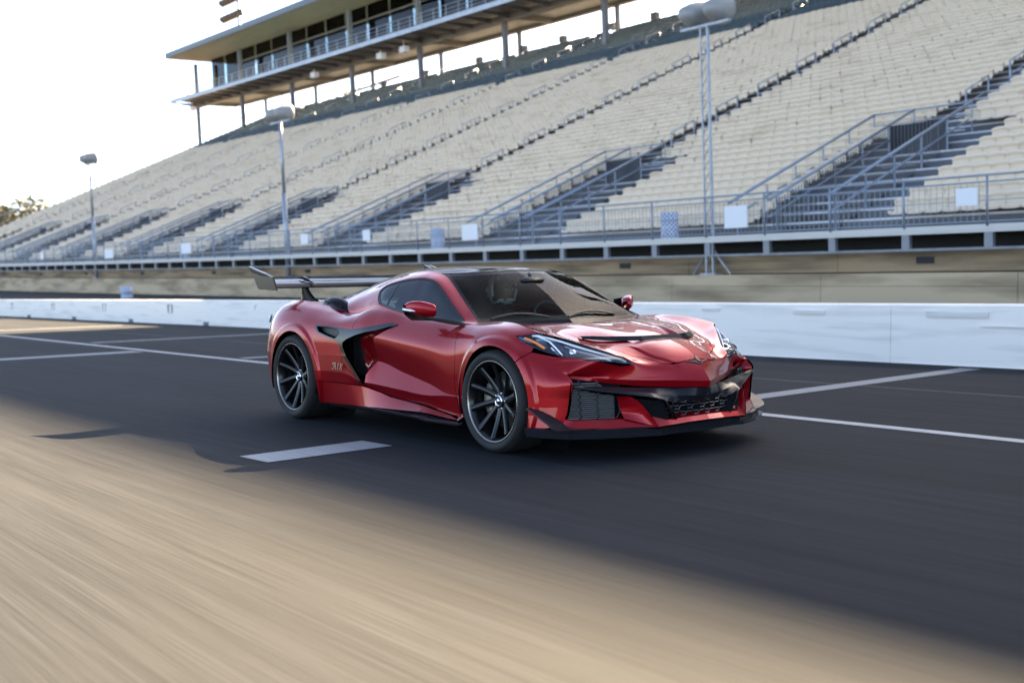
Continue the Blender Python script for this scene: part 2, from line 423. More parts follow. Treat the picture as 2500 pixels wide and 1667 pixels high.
merged((~isnear) & (seats[:, 3] > NT), M['seat_green'], 'green_seat_rows')

# aisles: half steps, centre handrails; stair openings at the foot
step = MB(); step.box((-.6, 0, 0), (.6, .34, .03)); step = step.build('aisle_step', M['alu'], gs, loc=(0, 0, -5))
hr = MB()
hr.tube([(0, 0, 0), (0, 0, 1.0)], .03, 6); hr.tube([(0, 1.48, .61), (0, 1.48, 1.61)], .03, 6)
hr.tube([(0, -.02, .98), (0, 1.5, 1.6)], .03, 6); hr.tube([(0, 0, .5), (0, 1.48, 1.1)], .02, 6)
hr = hr.build('handrail', M['steel'], gs, loc=(0, 0, -5))
firsth = firsts = True
for xa in aisles:
    for i in range(0, NG):
        if i % 2 == 0 and xa > -60:
            kw = dict(location=(xa, row_y(i)+.34, row_z(i)+RI*.5+rise(xa)))
            if firsts: step.location = kw['location']; firsts = False
            else: link_copy(step, gs, **kw)
        if i % 4 == 0 and i >= 12:
            kw = dict(location=(xa, row_y(i), row_z(i)+rise(xa)))
            if firsth: hr.location = kw['location']; firsth = False
            else: link_copy(hr, gs, **kw)
def opening(xa):
    r = float(rise(xa)); f = lambda V: np.array(V)+np.array([0, 0, r])
    # barred dark stairwell between the treads
    y0, y1 = 22.1, row_y(8)
    mb = MB(); zt = row_z(8)
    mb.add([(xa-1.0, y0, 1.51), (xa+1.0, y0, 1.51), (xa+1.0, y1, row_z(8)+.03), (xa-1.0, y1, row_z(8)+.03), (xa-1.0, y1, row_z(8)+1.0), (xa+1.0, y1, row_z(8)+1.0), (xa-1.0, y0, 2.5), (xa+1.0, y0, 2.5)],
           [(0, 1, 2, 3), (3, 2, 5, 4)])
    mb.build('stairwell_shade', M['dark'], gs, fn=f)
    mb = MB()
    for x in (xa-2.6, xa-1.05, xa+1.05):
        mb.tube([(x, 21.9, 2.55), (x, row_y(10), row_z(10)+1.0)], .05, 6)
        mb.tube([(x, 21.9, 2.05), (x, row_y(10), row_z(10)+.5)], .035, 6)
        for i in range(0, 11, 2): mb.tube([(x, row_y(i), row_z(i)), (x, row_y(i), row_z(i)+1.0)], .03, 5)
    mb.tube([(xa-2.6, row_y(10), row_z(10)+1.0), (xa+1.05, row_y(10), row_z(10)+1.0)], .035, 6)
    mb.tube([(xa-2.6, row_y(10), row_z(10)+.6), (xa+1.05, row_y(10), row_z(10)+.6)], .025, 6)
    mb.build('stair_guard', M['steel_blue'], gs, fn=f)
    mb = MB()
    for s in (-1, 1):
        for i in range(46):
            t = i/45; y = y0+(y1-y0)*t; z = 1.5+(row_z(8)-1.5)*t
            mb.box((xa+s*1.02-.012, y-.012, z), (xa+s*1.02+.012, y+.012, z+1.0))
    for i in range(16): mb.box((xa-1+i*.133, y1-.02, row_z(8)), (xa-.976+i*.133, y1, row_z(8)+1.0))
    mb.build('guard_bars', M['shade_grey'], gs, kind='stuff', fn=f)
for k, xa in enumerate(aisles[1:9]): opening(xa)
# rail along the back and down the far end
for z, r in ((1.15, .03), (.6, .025)):
    mb = MB(); X = np.linspace(GX0, -8, 40); y = row_y(NG)+.5
    mb.tube(np.stack([X, X*0+y, row_z(NG)+z+rise(X)], 1), r, 5); mb.build('rail_bar', M['press_steel'], gs)
for k in range(60):
    x = GX0+.1+2.25*k
    mb_ = link_copy(rp, gs, location=(x, row_y(NG)+.5, row_z(NG)+rise(x)))
mb = MB(); r0 = float(rise(GX0))
mb.tube([(GX0-.1, 21.5, 3.0+r0), (GX0-.1, row_y(NG), row_z(NG)+1.55+r0)], .06, 5); mb.build('rail_bar', M['steel'], gs)
for k in range(12):
    i = k*5.2; link_copy(rp, gs, location=(GX0-.1, 22.3+TR*i, row_z(i)+r0+.2), scale=(1, 1, 1.15))
mb = MB()
V = [(GX0+.02, 22, -1), (GX0+.02, row_y(NG)+.5, -1), (GX0+.02, row_y(NG)+.5, row_z(NG)-.1), (GX0+.02, 22, 1.4)]
V += [(x+155, y, z) for x, y, z in V]
mb.add(V, [(0, 1, 2, 3)[::-1], (4, 5, 6, 7)]); mb.build('end_wall', M['shade_grey'], gs, fn=riseV)
# loudspeakers / cameras hung on the back rail
for x in (-83.5, -77.5, -70.5, -65.2, -91, -101, -110):
    mb = MB(); mb.box((x-.35, row_y(NG)+.3, row_z(NG)+.9), (x+.35, row_y(NG)+.8, row_z(NG)+1.5)); mb.box((x-.05, row_y(NG)+.5, row_z(NG)), (x+.05, row_y(NG)+.6, row_z(NG)+.9))
    mb.build('loudspeaker', M['shade_grey'], gs, fn=riseV)

# ------------------------------------------------------------------ press box above the top rows
pb = empty('press_box', (0, 0, 0)); tag(pb, 'grey steel and glass press box with a flat roof on tall columns', 'building')
PX0, PX1 = -149.6, -30.0
cols = [-149.2, -134.8, -120.7, -106.3, -92.5, -78.3, -64.7, -50.6, -36.5]
def lb(name, m, y0, y1, z0, z1, x0=PX0, x1=PX1, n=14):
    mb = MB(); long_box(mb, y0, y1, z0, z1, x0, x1, n); return mb.build(name, M[m], pb, fn=riseV)
lb('roof_slab', 'fascia', 57.3, 70, 29.05, 29.75, PX0, PX1)
lb('soffit', 'soffit', 57.4, 69.9, 28.98, 29.04)
lb('floor_slab', 'press_steel', 57.6, 68.0, 23.22, 23.3); lb('floor_edge', 'steel', 57.5, 57.6, 22.75, 23.16)
lb('main_beam', 'beam', 61.2, 61.8, 22.35, 22.97); lb('main_beam', 'beam', 67.5, 68.1, 22.92, 23.4)
lb('door_head', 'beam', 62.9, 63.0, 27.3, 27.42, -137.5)
c0 = MB(); c0.box((-.22, -.22, 0), (.22, .22, 11.2)); c0 = c0.build('column', M['press_steel'], pb, loc=(cols[0], 61.5, 17.8))
def place(o, loc, first=[True]):
    pass
for k, x in enumerate(cols):
    zb = row_z((61.5-22.3)/TR)-.3+rise(x)
    if k == 0: c0.location = (x, 61.5, zb)
    else: link_copy(c0, pb, location=(x, 61.5, zb))
    if k < 8: link_copy(c0, pb, location=(x+8.6, 67.8, 17.9+rise(x)), scale=(.8, .8, .47)); link_copy(c0, pb, location=(x+8.6, 67.4, 23.3+rise(x)), scale=(.8, .8, .51))
rb = MB(); P = extrude_poly([(57.6, 22.9), (57.6, 22.78), (61.2, 22.5), (61.2, 22.97)], 'x', -.08, .08); rb.add(*P)
rb = rb.build('bracket', M['press_steel'], pb, loc=(PX0+.4, 0, 0)); rb.location.z = float(rise(PX0))
for k in range(1, 42):
    x = PX0+.4+2.88*k; link_copy(rb, pb, location=(x, 0, float(rise(x))))
for x in cols:
    mb = MB(); mb.box((x-.15, 61.8, 22.75), (x+.15, 67.5, 23.2)); mb.build('cross_beam', M['beam'], pb, fn=riseV)
for z, r in ((24.25, .04), (23.85, .03), (23.5, .03)):
    mb = MB(); X = np.linspace(PX0, PX1, 30); mb.tube(np.stack([X, X*0+57.6, z+rise(X)], 1), r, 5); mb.build('rail_bar', M['steel'], pb)
mb = MB(); mb.tube([(0, 0, 0), (0, 0, 1.15)], .035, 5); bp = mb.build('rail_post', M['steel'], pb, loc=(PX0+.1, 57.6, 23.1)); bp.location.z += float(rise(PX0))
for k in range(1, 60):
    x = PX0+.1+2.04*k; link_copy(bp, pb, location=(x, 57.6, 23.1+rise(x)))
mb = MB(); mb.tube([(PX0, 57.6, 24.25), (PX0, 62.5, 24.25)], .04, 5); mb.tube([(PX0, 57.6, 23.7), (PX0, 62.5, 23.7)], .03, 5); mb.build('rail_bar', M['steel'], pb, fn=riseV)
# glazing: tinted panes in front, dark frames and a half open back wall
for k in range(24):
    x0 = -147.6+4.72*k; x1 = x0+4.66
    if x1 > PX1: break
    mb = MB(); mb.box((x0, 63.02, 23.32), (x1, 63.06, 28.96)); mb.build('pane', M['pane'], pb, fn=riseV)
    if x0 < -139: continue
    if k % 4 == 1:
        mb = MB(); mb.box((x0+.1, 64.4, 23.3), (x0+.9, 65.1, 28.95)); mb.build('inner_wall', M['press_steel'], pb, fn=riseV)
    mb = MB(); mb.box((x0, 67.2, 28.1), (x1+.06, 67.35, 28.97)); mb.build('back_panel', M['soffit'], pb, fn=riseV)
    mb = MB(); mb.box((x0, 67.2, 23.3), (x0+.5, 67.35, 28.1)); mb.build('back_panel', M['press_steel'], pb, fn=riseV)
    mb = MB(); mb.box((x0+.52, 67.25, 23.32), (x1, 67.3, 28.08)); mb.build('back_pane', M['pane'], pb, fn=riseV)
mb = MB(); mb.box((-147.66, 63.1, 23.32), (-147.62, 67.2, 28.9)); mb.build('pane', M['pane'], pb, fn=riseV)
for x in (-147.5, -112, -97.5, -93):
    mb = MB(); mb.box((x-.5, 59.6, 21.7), (x+.5, 60.2, 22.3)); mb.box((x-.05, 59.8, 22.3), (x+.05, 59.9, 22.98)); mb.build('floodlight', M['sign'], pb, fn=riseV)
mb = MB()
for i in range(12): mb.box((-128+i*.9, 68+.3*i, 20.6+i*.2), (-127.2+i*.9, 71, 20.66+i*.2))
mb.tube([(-133, 66, 21.5), (-124, 66, 17)], .15, 4); mb.tube([(-121, 69, 21.3), (-108, 69, 21.9)], .18, 4); mb.build('stair_frame', M['beam'], pb, fn=riseV)
# taller end of the building, beyond the right edge of the view: its shadow falls over the lane
tb = empty('press_tower', (0, 0, 0)); tag(tb, 'taller grey end block of the press box above the stand', 'building')
mb = MB(); v = [(x, y, z-.10+(.011*(x+24) if z > 36.5 else 0)) for x in (-34.6, 75) for y, z in ((58.2, 36.0), (76, 36.0), (76, 36.85), (58.2, 36.85))]
mb.add(v, [(0, 1, 2, 3), (7, 6, 5, 4), (0, 4, 5, 1), (1, 5, 6, 2), (2, 6, 7, 3), (3, 7, 4, 0)]); mb.build('roof', M['fascia'], tb)
for nm, y0, y1, z0, z1, x0, x1, m_ in (('wall', 58.6, 75.5, 22.2, 35.99, -34.0, 74.5, 'press_steel'),):
    mb = MB(); mb.box((x0, y0, z0), (x1, y1, z1)); mb.build(nm, M[m_], tb)
mb = MB(); mb.add([(GX1, 22, 1.4), (75, 22, 1.4), (75, row_y(NG), row_z(NG)), (GX1, row_y(NG), row_z(NG))], [(0, 1, 2, 3)]); mb.build('far_bank', M['seat'], gs)
mb = MB()
for i in range(NG): mb.box((-5, row_y(i)-.1, row_z(i)+.4), (GX1, row_y(i)+.1, row_z(i)+.75))
mb.build('bench_rows', M['seat'], gs, kind='stuff')

# ------------------------------------------------------------------ light poles on the track wall
def light_pole(x, top, label, lattice=False):
    b = float(rise(x)); t = empty('light_pole', (x, 20.65, .37+b)); tag(t, label, 'light pole', 'light poles standing in front of the grandstand')
    H = top-.37
    mb = MB()
    if lattice:
        for dx, dy in ((-.13, -.08), (.13, -.08), (0, .12)): mb.tube([(dx, dy, 0), (dx, dy, H)], .035, 5)
        for i in range(int(H/.35)):
            z = i*.35; mb.tube([(-.13, -.08, z), (.13, -.08, z+.35)], .014, 4); mb.tube([(.13, -.08, z), (0, .12, z+.35)], .014, 4)
    else: mb.tube([(0, 0, 0), (0, 0, H*.55)], .13, 10); mb.tube([(0, 0, H*.55), (0, 0, H)], .085, 10)
    mb.build('pole', M['steel'], t)
    mb = MB(); mb.box((-.3, -.2, 0), (.3, .2, .06))
    if lattice:
        for s in (-1, 1): mb.tube([(s*.75, 0, .03), (s*.1, 0, .75)], .035, 5)
    mb.build('base_plate', M['steel'], t)
    for s in (-1, 1):
        mb = MB(); mb.lathe([(0, -.42), (.20, -.4), (.33, -.1), (.42, .25), (.43, .36), (.38, .40), (0, .36)], 16, 'y', (s*.48, -.05, H+.42)); mb.build('lamp', M['lamp_grey'], t)
    mb = MB(); mb.box((-.95, -.07, H), (.95, .07, H+.07)); mb.build('crossarm', M['steel'], t)
light_pole(-17.3, 7.75, 'lattice light pole with splayed feet, nearest to the right of the car', True)
light_pole(-44.8, 7.95, 'slim steel light pole rising above the rear wing of the car')
light_pole(-73.2, 8.15, 'steel light pole against the white sky, leftmost of the three')
# floodlight mast far behind the roof
fm = empty('floodlight_mast', (-204.5, 95, 0)); tag(fm, 'distant mast with two rows of floodlights above the press box roof', 'floodlight mast')
mb = MB(); mb.tube([(0, 0, 0), (0, 0, 53)], [.6, .3], 8); mb.build('mast', M['steel'], fm)
for z in (49.8, 53.0):
    mb = MB(); mb.box((-7.5, -.2, z-.2), (1.5, .2, z+.1)); mb.build('crossbar', M['bronze'], fm)
    for i in range(6):
        mb = MB(); x = -7+i*1.6; mb.lathe([(0, -.5), (.45, -.4), (.75, .3), (.7, .45), (0, .4)], 10, 'y', (x, -.4, z+.5)); mb.build('lamp', M['bronze'], fm)

# ------------------------------------------------------------------ barrels and notices
def barrel(x, y, z, label):
    t = empty('trash_barrel', (x, y, z)); tag(t, label, 'trash barrel', 'blue and white checked trash barrels')
    mb = MB(); mb.lathe([(.0, 0), (.29, 0), (.295, .02), (.29, .3), (.30, .31), (.29, .32), (.29, .6), (.30, .61), (.29, .62), (.295, .87), (.27, .88), (.27, .84)], 24)
    o = mb.build('drum', M['check'], t)
    uv = o.data.uv_layers.new(name='UVMap'); me = o.data
    for p2 in me.polygons:
        for li in p2.loop_indices:
            v = me.vertices[me.loops[li].vertex_index].co; a = (math.atan2(v.y, v.x)/(2*math.pi)) % 1
            if abs(p2.center.y) < .08 and p2.center.x > 0 and a < .5 and p2.center.y < 0: a += 1
            uv.data[li].uv = (a, v.z)
    mb = MB(); mb.lathe([(0, .845), (.26, .845)], 20); mb.build('opening', M['dark'], t)  # near-black disc in place of the shade inside the drum
barrel(-50.5, 14.6, float(gz(-50.5, 14.6)), 'checked trash barrel on the ground behind the white wall at left')
barrel(-33.0, 21.5, 1.5+rise(-33), 'checked trash barrel on the walkway above the car roof')
barrel(-19.8, 21.5, 1.5+rise(-19.8), 'checked trash barrel on the walkway just left of the lattice light pole')
barrel(-59.7, 21.5, 1.5+rise(-59.7), 'checked trash barrel on the walkway right of the leftmost light pole')
def notice(x0, x1, z0, z1, label):
    mb = MB(); mb.box((x0, 20.36, z0), (x1, 20.40, z1)); o = mb.build('notice_board', M['sign'])
    tag(o, label, 'notice board', 'white notices hung on the front railing')
notice(-29.7, -28.7, 1.84, 2.44, 'white notice on the railing above the roof of the car')
notice(-16.5, -15.65, 1.76, 2.40, 'white notice on the railing just right of the lattice light pole')
notice(-9.15, -8.6, 2.0, 2.42, 'small white notice on the railing at the far right')
notice(-42.8, -42.1, 2.09, 2.56, 'white notice on the railing right of the middle light pole')
notice(-57.4, -56.0, 1.98, 2.56, 'white notice beside the checked barrel on the left part of the railing')
notice(-70.5, -68.9, 1.96, 2.54, 'white notice on the railing just right of the leftmost light pole')
notice(-37.1, -36.5, 2.06, 2.53, 'narrow white notice on the railing above the rear wing')
notice(-85.1, -84.4, 2.2, 2.75, 'white notice furthest to the left on the railing')

# ------------------------------------------------------------------ trees past the far end of the stand
def tree(x, y, h, w, seed, label):
    rg = np.random.default_rng(seed); z0 = float(gz(x, y)); t = empty('tree', (x, y, z0)); tag(t, label, 'tree', 'trees past the end of the grandstand')
    mb = MB(); mb.tube([(0, 0, 0), (.2, 0, h*.4), (0, .1, h*.85)], [.35, .22, .06], 7)
    ends = []
    for i in range(9):
        a = rg.uniform(0, 6.28); zz = h*rg.uniform(.35, .8); e = np.array([math.cos(a)*w*.5*rg.uniform(.5, 1), math.sin(a)*w*.5*rg.uniform(.5, 1), zz+h*.15]); ends.append(e)
        mb.tube([(.1, 0, zz-h*.1), e*.6+np.array([0, 0, zz*.35]), e], [.12, .07, .03], 5)
    mb.build('trunk', M['bark'], t)
    V = []; F = []
    ends += [np.array([0, 0, h*.95]), np.array([.3, .2, h*.8])]
    for e in ends:
        for j in range(90):
            c = e+rg.normal(0, 1, 3)*np.array([w*.12, w*.12, h*.07]); d = rg.normal(0, 1, (3, 3))*.32
            n = len(V); V += [c+d[0], c+d[1], c+d[2]]; F.append((n, n+1, n+2))
    mb = MB(); mb.add(V, F); mb.build('crown', M['tree'], t)
tree(-238, 62, 15.6, 9, 1, 'dark tree at the left edge nearest the end of the grandstand')
tree(-246, 61, 14.4, 8, 2, 'thin dark tree at the left edge, second from the grandstand')
tree(-254, 60, 14.8, 6, 3, 'dark tree cut by the left edge of the picture')
# ================================================================== the car
# built in lane coordinates: x forward from the front axle, y to the side, z up from the lane surface
CAR = empty('sports_car', mw=Matrix([list(G[0])+[0], list(G[1])+[0], list(G[2])+[0], [0, 0, 0, 1]]))
tag(CAR, 'low glossy red sports car with a tall black rear wing driving along the pit lane', 'car')

def paint(name):
    m = bpy.data.materials.new(name); m.use_nodes = True
    t = m.node_tree; b = t.nodes['Principled BSDF']
    b.inputs['Base Color'].default_value = (.30, .001, .006, 1); b.inputs['Metallic'].default_value = .5
    b.inputs['Roughness'].default_value = .30; b.inputs['Coat Weight'].default_value = 1.0; b.inputs['Coat Roughness'].default_value = .012
    b.inputs['Coat IOR'].default_value = 1.38; b.inputs['Specular IOR Level'].default_value = .08
    tc = t.nodes.new('ShaderNodeTexCoord'); n = t.nodes.new('ShaderNodeTexNoise'); n.inputs['Scale'].default_value = 900
    bm = t.nodes.new('ShaderNodeBump'); bm.inputs['Strength'].default_value = .03; bm.inputs['Distance'].default_value = .001
    t.links.new(tc.outputs['Object'], n.inputs['Vector']); t.links.new(n.outputs[0], bm.inputs['Height']); t.links.new(bm.outputs[0], b.inputs['Normal'])
    return m
M['red'] = paint('candy red car paint')
M['carbon'] = mat('gloss carbon', (.012, .013, .017), .16, 0, 0, spec=.5); M['carbon'].node_tree.nodes['Principled BSDF'].inputs['IOR'].default_value = 1.25
M['gloss_trim'] = mat('gloss black trim', (.012, .013, .016), .10)
M['black_plastic'] = mat('black plastic', (.012, .012, .014), .45)
M['matte_black'] = mat('matte black', (.006, .006, .007), .9, spec=.1)
M['roof_black'] = mat('gloss black roof', (.008, .009, .014), .09, 0, 0, spec=.12)
M['roof_black'].node_tree.nodes['Principled BSDF'].inputs['IOR'].default_value = 1.11; M['roof_black'].node_tree.nodes['Principled BSDF'].inputs['Specular IOR Level'].default_value = .5
M['windscreen'] = glass_mat('windscreen glass', (.55, .62, .60), 1.08)
M['side_glass'] = glass_mat('tinted side glass', (.10, .13, .13), 1.6)
M['lens'] = glass_mat('headlamp lens', (.92, .95, .97), 1.45)
M['lamp_silver'] = mat('lamp chrome', (.62, .66, .74), .12, 1.)
M['lamp_blue'] = mat('lamp dark blue', (.02, .045, .10), .12, .4, 1)
M['amber'] = mat('amber reflector', (.85, .22, .01), .25, 0, 1)
M['lamp_bar'] = mat('white light guide', (.80, .84, .88), .2)
M['rubber'] = mat('tyre rubber', (.013, .013, .0135), .75, noise=((3, 60, 3), (.022, .021, .02), .4, .7), bump=((40, 40, 40), .12, .002))
M['rim'] = mat('dark forged wheel', (.013, .013, .0145), .28, .6, .3)
M['rim_edge'] = mat('machined rim edge', (.30, .27, .24), .25, 1.)
M['disc'] = mat('brake disc', (.20, .19, .18), .35, .9)
M['caliper'] = mat('grey brake caliper', (.27, .24, .21), .35, .3, .5)
M['chrome'] = mat('bright chrome', (.75, .76, .78), .08, 1.)
M['rad'] = mat('radiator fins', (.16, .17, .18), .4, .6)
M['interior'] = mat('dark interior', (.012, .012, .013), .7)
M['dash'] = mat('dashboard leather', (.03, .032, .034), .55)

def herm(xq, xk, yk):
    """monotone cubic interpolation through keys; yk may hold several columns"""
    xk = np.asarray(xk, float); yk = np.asarray(yk, float); xq = np.asarray(xq, float)
    if yk.ndim == 1: yk = yk[:, None]; sq = True
    else: sq = False
    h = np.diff(xk)[:, None]; d = np.diff(yk, axis=0)/h
    m = np.zeros_like(yk); m[0] = d[0]; m[-1] = d[-1]
    if len(xk) > 2:
        w1, w2 = 2*h[1:]+h[:-1], h[1:]+2*h[:-1]; a, b = d[:-1], d[1:]
        with np.errstate(divide='ignore', invalid='ignore'):
            hm = (w1+w2)/(w1/a+w2/b)
        lin = (a*h[1:]+b*h[:-1])/(h[1:]+h[:-1])
        m[1:-1] = np.where(a*b > 0, hm*.5+lin*.5, lin*.35)
    i = np.clip(np.searchsorted(xk, xq)-1, 0, len(xk)-2); t = ((xq-xk[i])/h[i, 0])[:, None]; H = h[i]
    r = (2*t**3-3*t**2+1)*yk[i]+(t**3-2*t**2+t)*H*m[i]+(-2*t**3+3*t**2)*yk[i+1]+(t**3-t**2)*H*m[i+1]
    return r[:, 0] if sq else r

class TM:
    """triangle mesh with smooth analytic normals that survive being cut"""
    def __init__(s, V, N, T): s.V, s.N, s.T = V, N, T
    def copy(s): return TM(s.V.copy(), s.N.copy(), s.T.copy())
    def cut(s, f):
        """keep the part where f > 0 (f is one value per vertex or a function of V)"""
        d = f(s.V) if callable(f) else f
        V, N, T = s.V, s.N, s.T; out = []; nv = []; nn = []; nd = {}; base = len(V)
        pos = d > 0; cnt = pos[T].sum(1)
        keep = T[cnt == 3]
        def mid(a, b):
            k = (min(a, b), max(a, b))
            if k not in nd:
                t = d[a]/(d[a]-d[b]); nv.append(V[a]*(1-t)+V[b]*t); n = N[a]*(1-t)+N[b]*t; nn.append(n/np.linalg.norm(n)); nd[k] = base+len(nv)-1
            return nd[k]
        for t in T[(cnt == 1) | (cnt == 2)]:
            a, b, c = t
            while True:
                if (pos[a] and not pos[b] and not pos[c]) or (not pos[a] and pos[b] and pos[c]): break
                a, b, c = b, c, a
            p, q = mid(a, b), mid(a, c)
            if pos[a]: out.append((a, p, q))
            else: out += [(p, b, c), (p, c, q)]
        T2 = np.concatenate([keep, np.array(out, int).reshape(-1, 3)])
        V2 = np.concatenate([V, np.array(nv).reshape(-1, 3)]); N2 = np.concatenate([N, np.array(nn).reshape(-1, 3)])
        u, inv = np.unique(T2.ravel(), return_inverse=True)
        return TM(V2[u], N2[u], inv.reshape(-1, 3))
    def mirror(s): return TM(s.V*[1, -1, 1], s.N*[1, -1, 1], s.T[:, ::-1])
    def join(s, o): return TM(np.concatenate([s.V, o.V]), np.concatenate([s.N, o.N]), np.concatenate([s.T, o.T+len(s.V)]))
    def off(s, d): return TM(s.V+s.N*d, s.N, s.T)
    def build(s, name, m, parent=None, flange=.012):
        V, N, T = s.V, s.N, s.T
        if not len(T): return None
        # weld coincident vertices only to find the open border
        key = np.round(V*2e4).astype(np.int64); _, wid = np.unique(key, axis=0, return_inverse=True); wid = wid.ravel()
        E = np.concatenate([T[:, [0, 1]], T[:, [1, 2]], T[:, [2, 0]]]); Ew = wid[E]
        k = np.sort(Ew, 1); _, idx, inv, c = np.unique(k, axis=0, return_index=True, return_inverse=True, return_counts=True)
        B = E[c[inv.ravel()] == 1] if flange else np.zeros((0, 2), int)
        nb = len(B)
        if nb:
            a, b = V[B[:, 0]], V[B[:, 1]]; na, nbm = N[B[:, 0]], N[B[:, 1]]
            FV = np.concatenate([a, b, b-nbm*flange, a-na*flange]); fn = np.cross(b-a, -na); l = np.linalg.norm(fn, axis=1)[:, None]; fn = fn/np.where(l > 1e-12, l, 1)
            FN = np.concatenate([fn]*4); n0 = len(V); r = np.arange(nb)
            FT = np.concatenate([np.stack([n0+r+nb, n0+r, n0+r+3*nb], 1), np.stack([n0+r+nb, n0+r+3*nb, n0+r+2*nb], 1)])
            V = np.concatenate([V, FV]); N = np.concatenate([N, FN]); T = np.concatenate([T, FT])
        me = bpy.data.meshes.new(name); me.vertices.add(len(V)); me.vertices.foreach_set('co', V.ravel())
        me.loops.add(T.size); me.loops.foreach_set('vertex_index', T.ravel().astype(np.int32))
        me.polygons.add(len(T)); me.polygons.foreach_set('loop_start', np.arange(0, T.size, 3, dtype=np.int32))
        me.polygons.foreach_set('use_smooth', np.ones(len(T), bool)); me.materials.append(m); me.update()
        me.normals_split_custom_set_from_vertices(N.tolist())
        o = bpy.data.objects.new(name, me); COL.objects.link(o); o.parent = parent or CAR
        return o

def grid_tm(P, flip=False):
    P = np.asarray(P, float); a, b = P.shape[:2]
    du = np.gradient(P, axis=0); dv = np.gradient(P, axis=1)
    N = np.cross(du, dv); l = np.linalg.norm(N, axis=2, keepdims=True)
    # degenerate corners borrow a neighbour's normal
    N = N/np.where(l > 1e-12, l, 1)
    bad = (l[..., 0] <= 1e-10)
    if bad.any():
        for i, j in zip(*np.where(bad)):
            ii, jj = min(max(i, 1), a-2), min(max(j, 1), b-2); N[i, j] = N[ii, jj]
    I = np.arange(a*b).reshape(a, b)
    q = np.stack([I[:-1, :-1], I[1:, :-1], I[1:, 1:], I[:-1, 1:]], -1).reshape(-1, 4)
    T = np.concatenate([q[:, [0, 1, 2]], q[:, [0, 2, 3]]])
    if flip: T = T[:, ::-1]; N = -N
    return TM(P.reshape(-1, 3), N.reshape(-1, 3), T)

def sdf(poly, A, B):
    """signed distance (inside > 0) of points (A,B) to a closed polygon"""
    poly = np.asarray(poly, float); P = np.stack([A, B], 1); d = np.full(len(P), 1e9); ins = np.zeros(len(P), bool)
    for i in range(len(poly)):
        a, b = poly[i], poly[(i+1) % len(poly)]; e = b-a; w = P-a
        t = np.clip((w@e)/(e@e+1e-15), 0, 1); d = np.minimum(d, np.linalg.norm(w-t[:, None]*e, axis=1))
        c = ((a[1] <= P[:, 1]) & (b[1] > P[:, 1])) | ((b[1] <= P[:, 1]) & (a[1] > P[:, 1]))
        with np.errstate(divide='ignore', invalid='ignore'):
            xi = a[0]+(P[:, 1]-a[1])*e[0]/e[1]
        ins ^= c & (P[:, 0] < xi)
    return np.where(ins, d, -d)
def in_xz(poly, g=0.): return lambda V: sdf(poly, V[:, 0], V[:, 2])-g
def out_xz(poly, g=0.): return lambda V: -sdf(poly, V[:, 0], V[:, 2])-g
def away_line(pts, g):
    """> 0 further than g from an open polyline in x-z"""
    pts = np.asarray(pts, float)
    def f(V):
        P = V[:, [0, 2]]; d = np.full(len(P), 1e9)
        for a, b in zip(pts[:-1], pts[1:]):
            e = b-a; w = P-a; t = np.clip((w@e)/(e@e), 0, 1); d = np.minimum(d, np.linalg.norm(w-t[:, None]*e, axis=1))
        return d-g
    return f

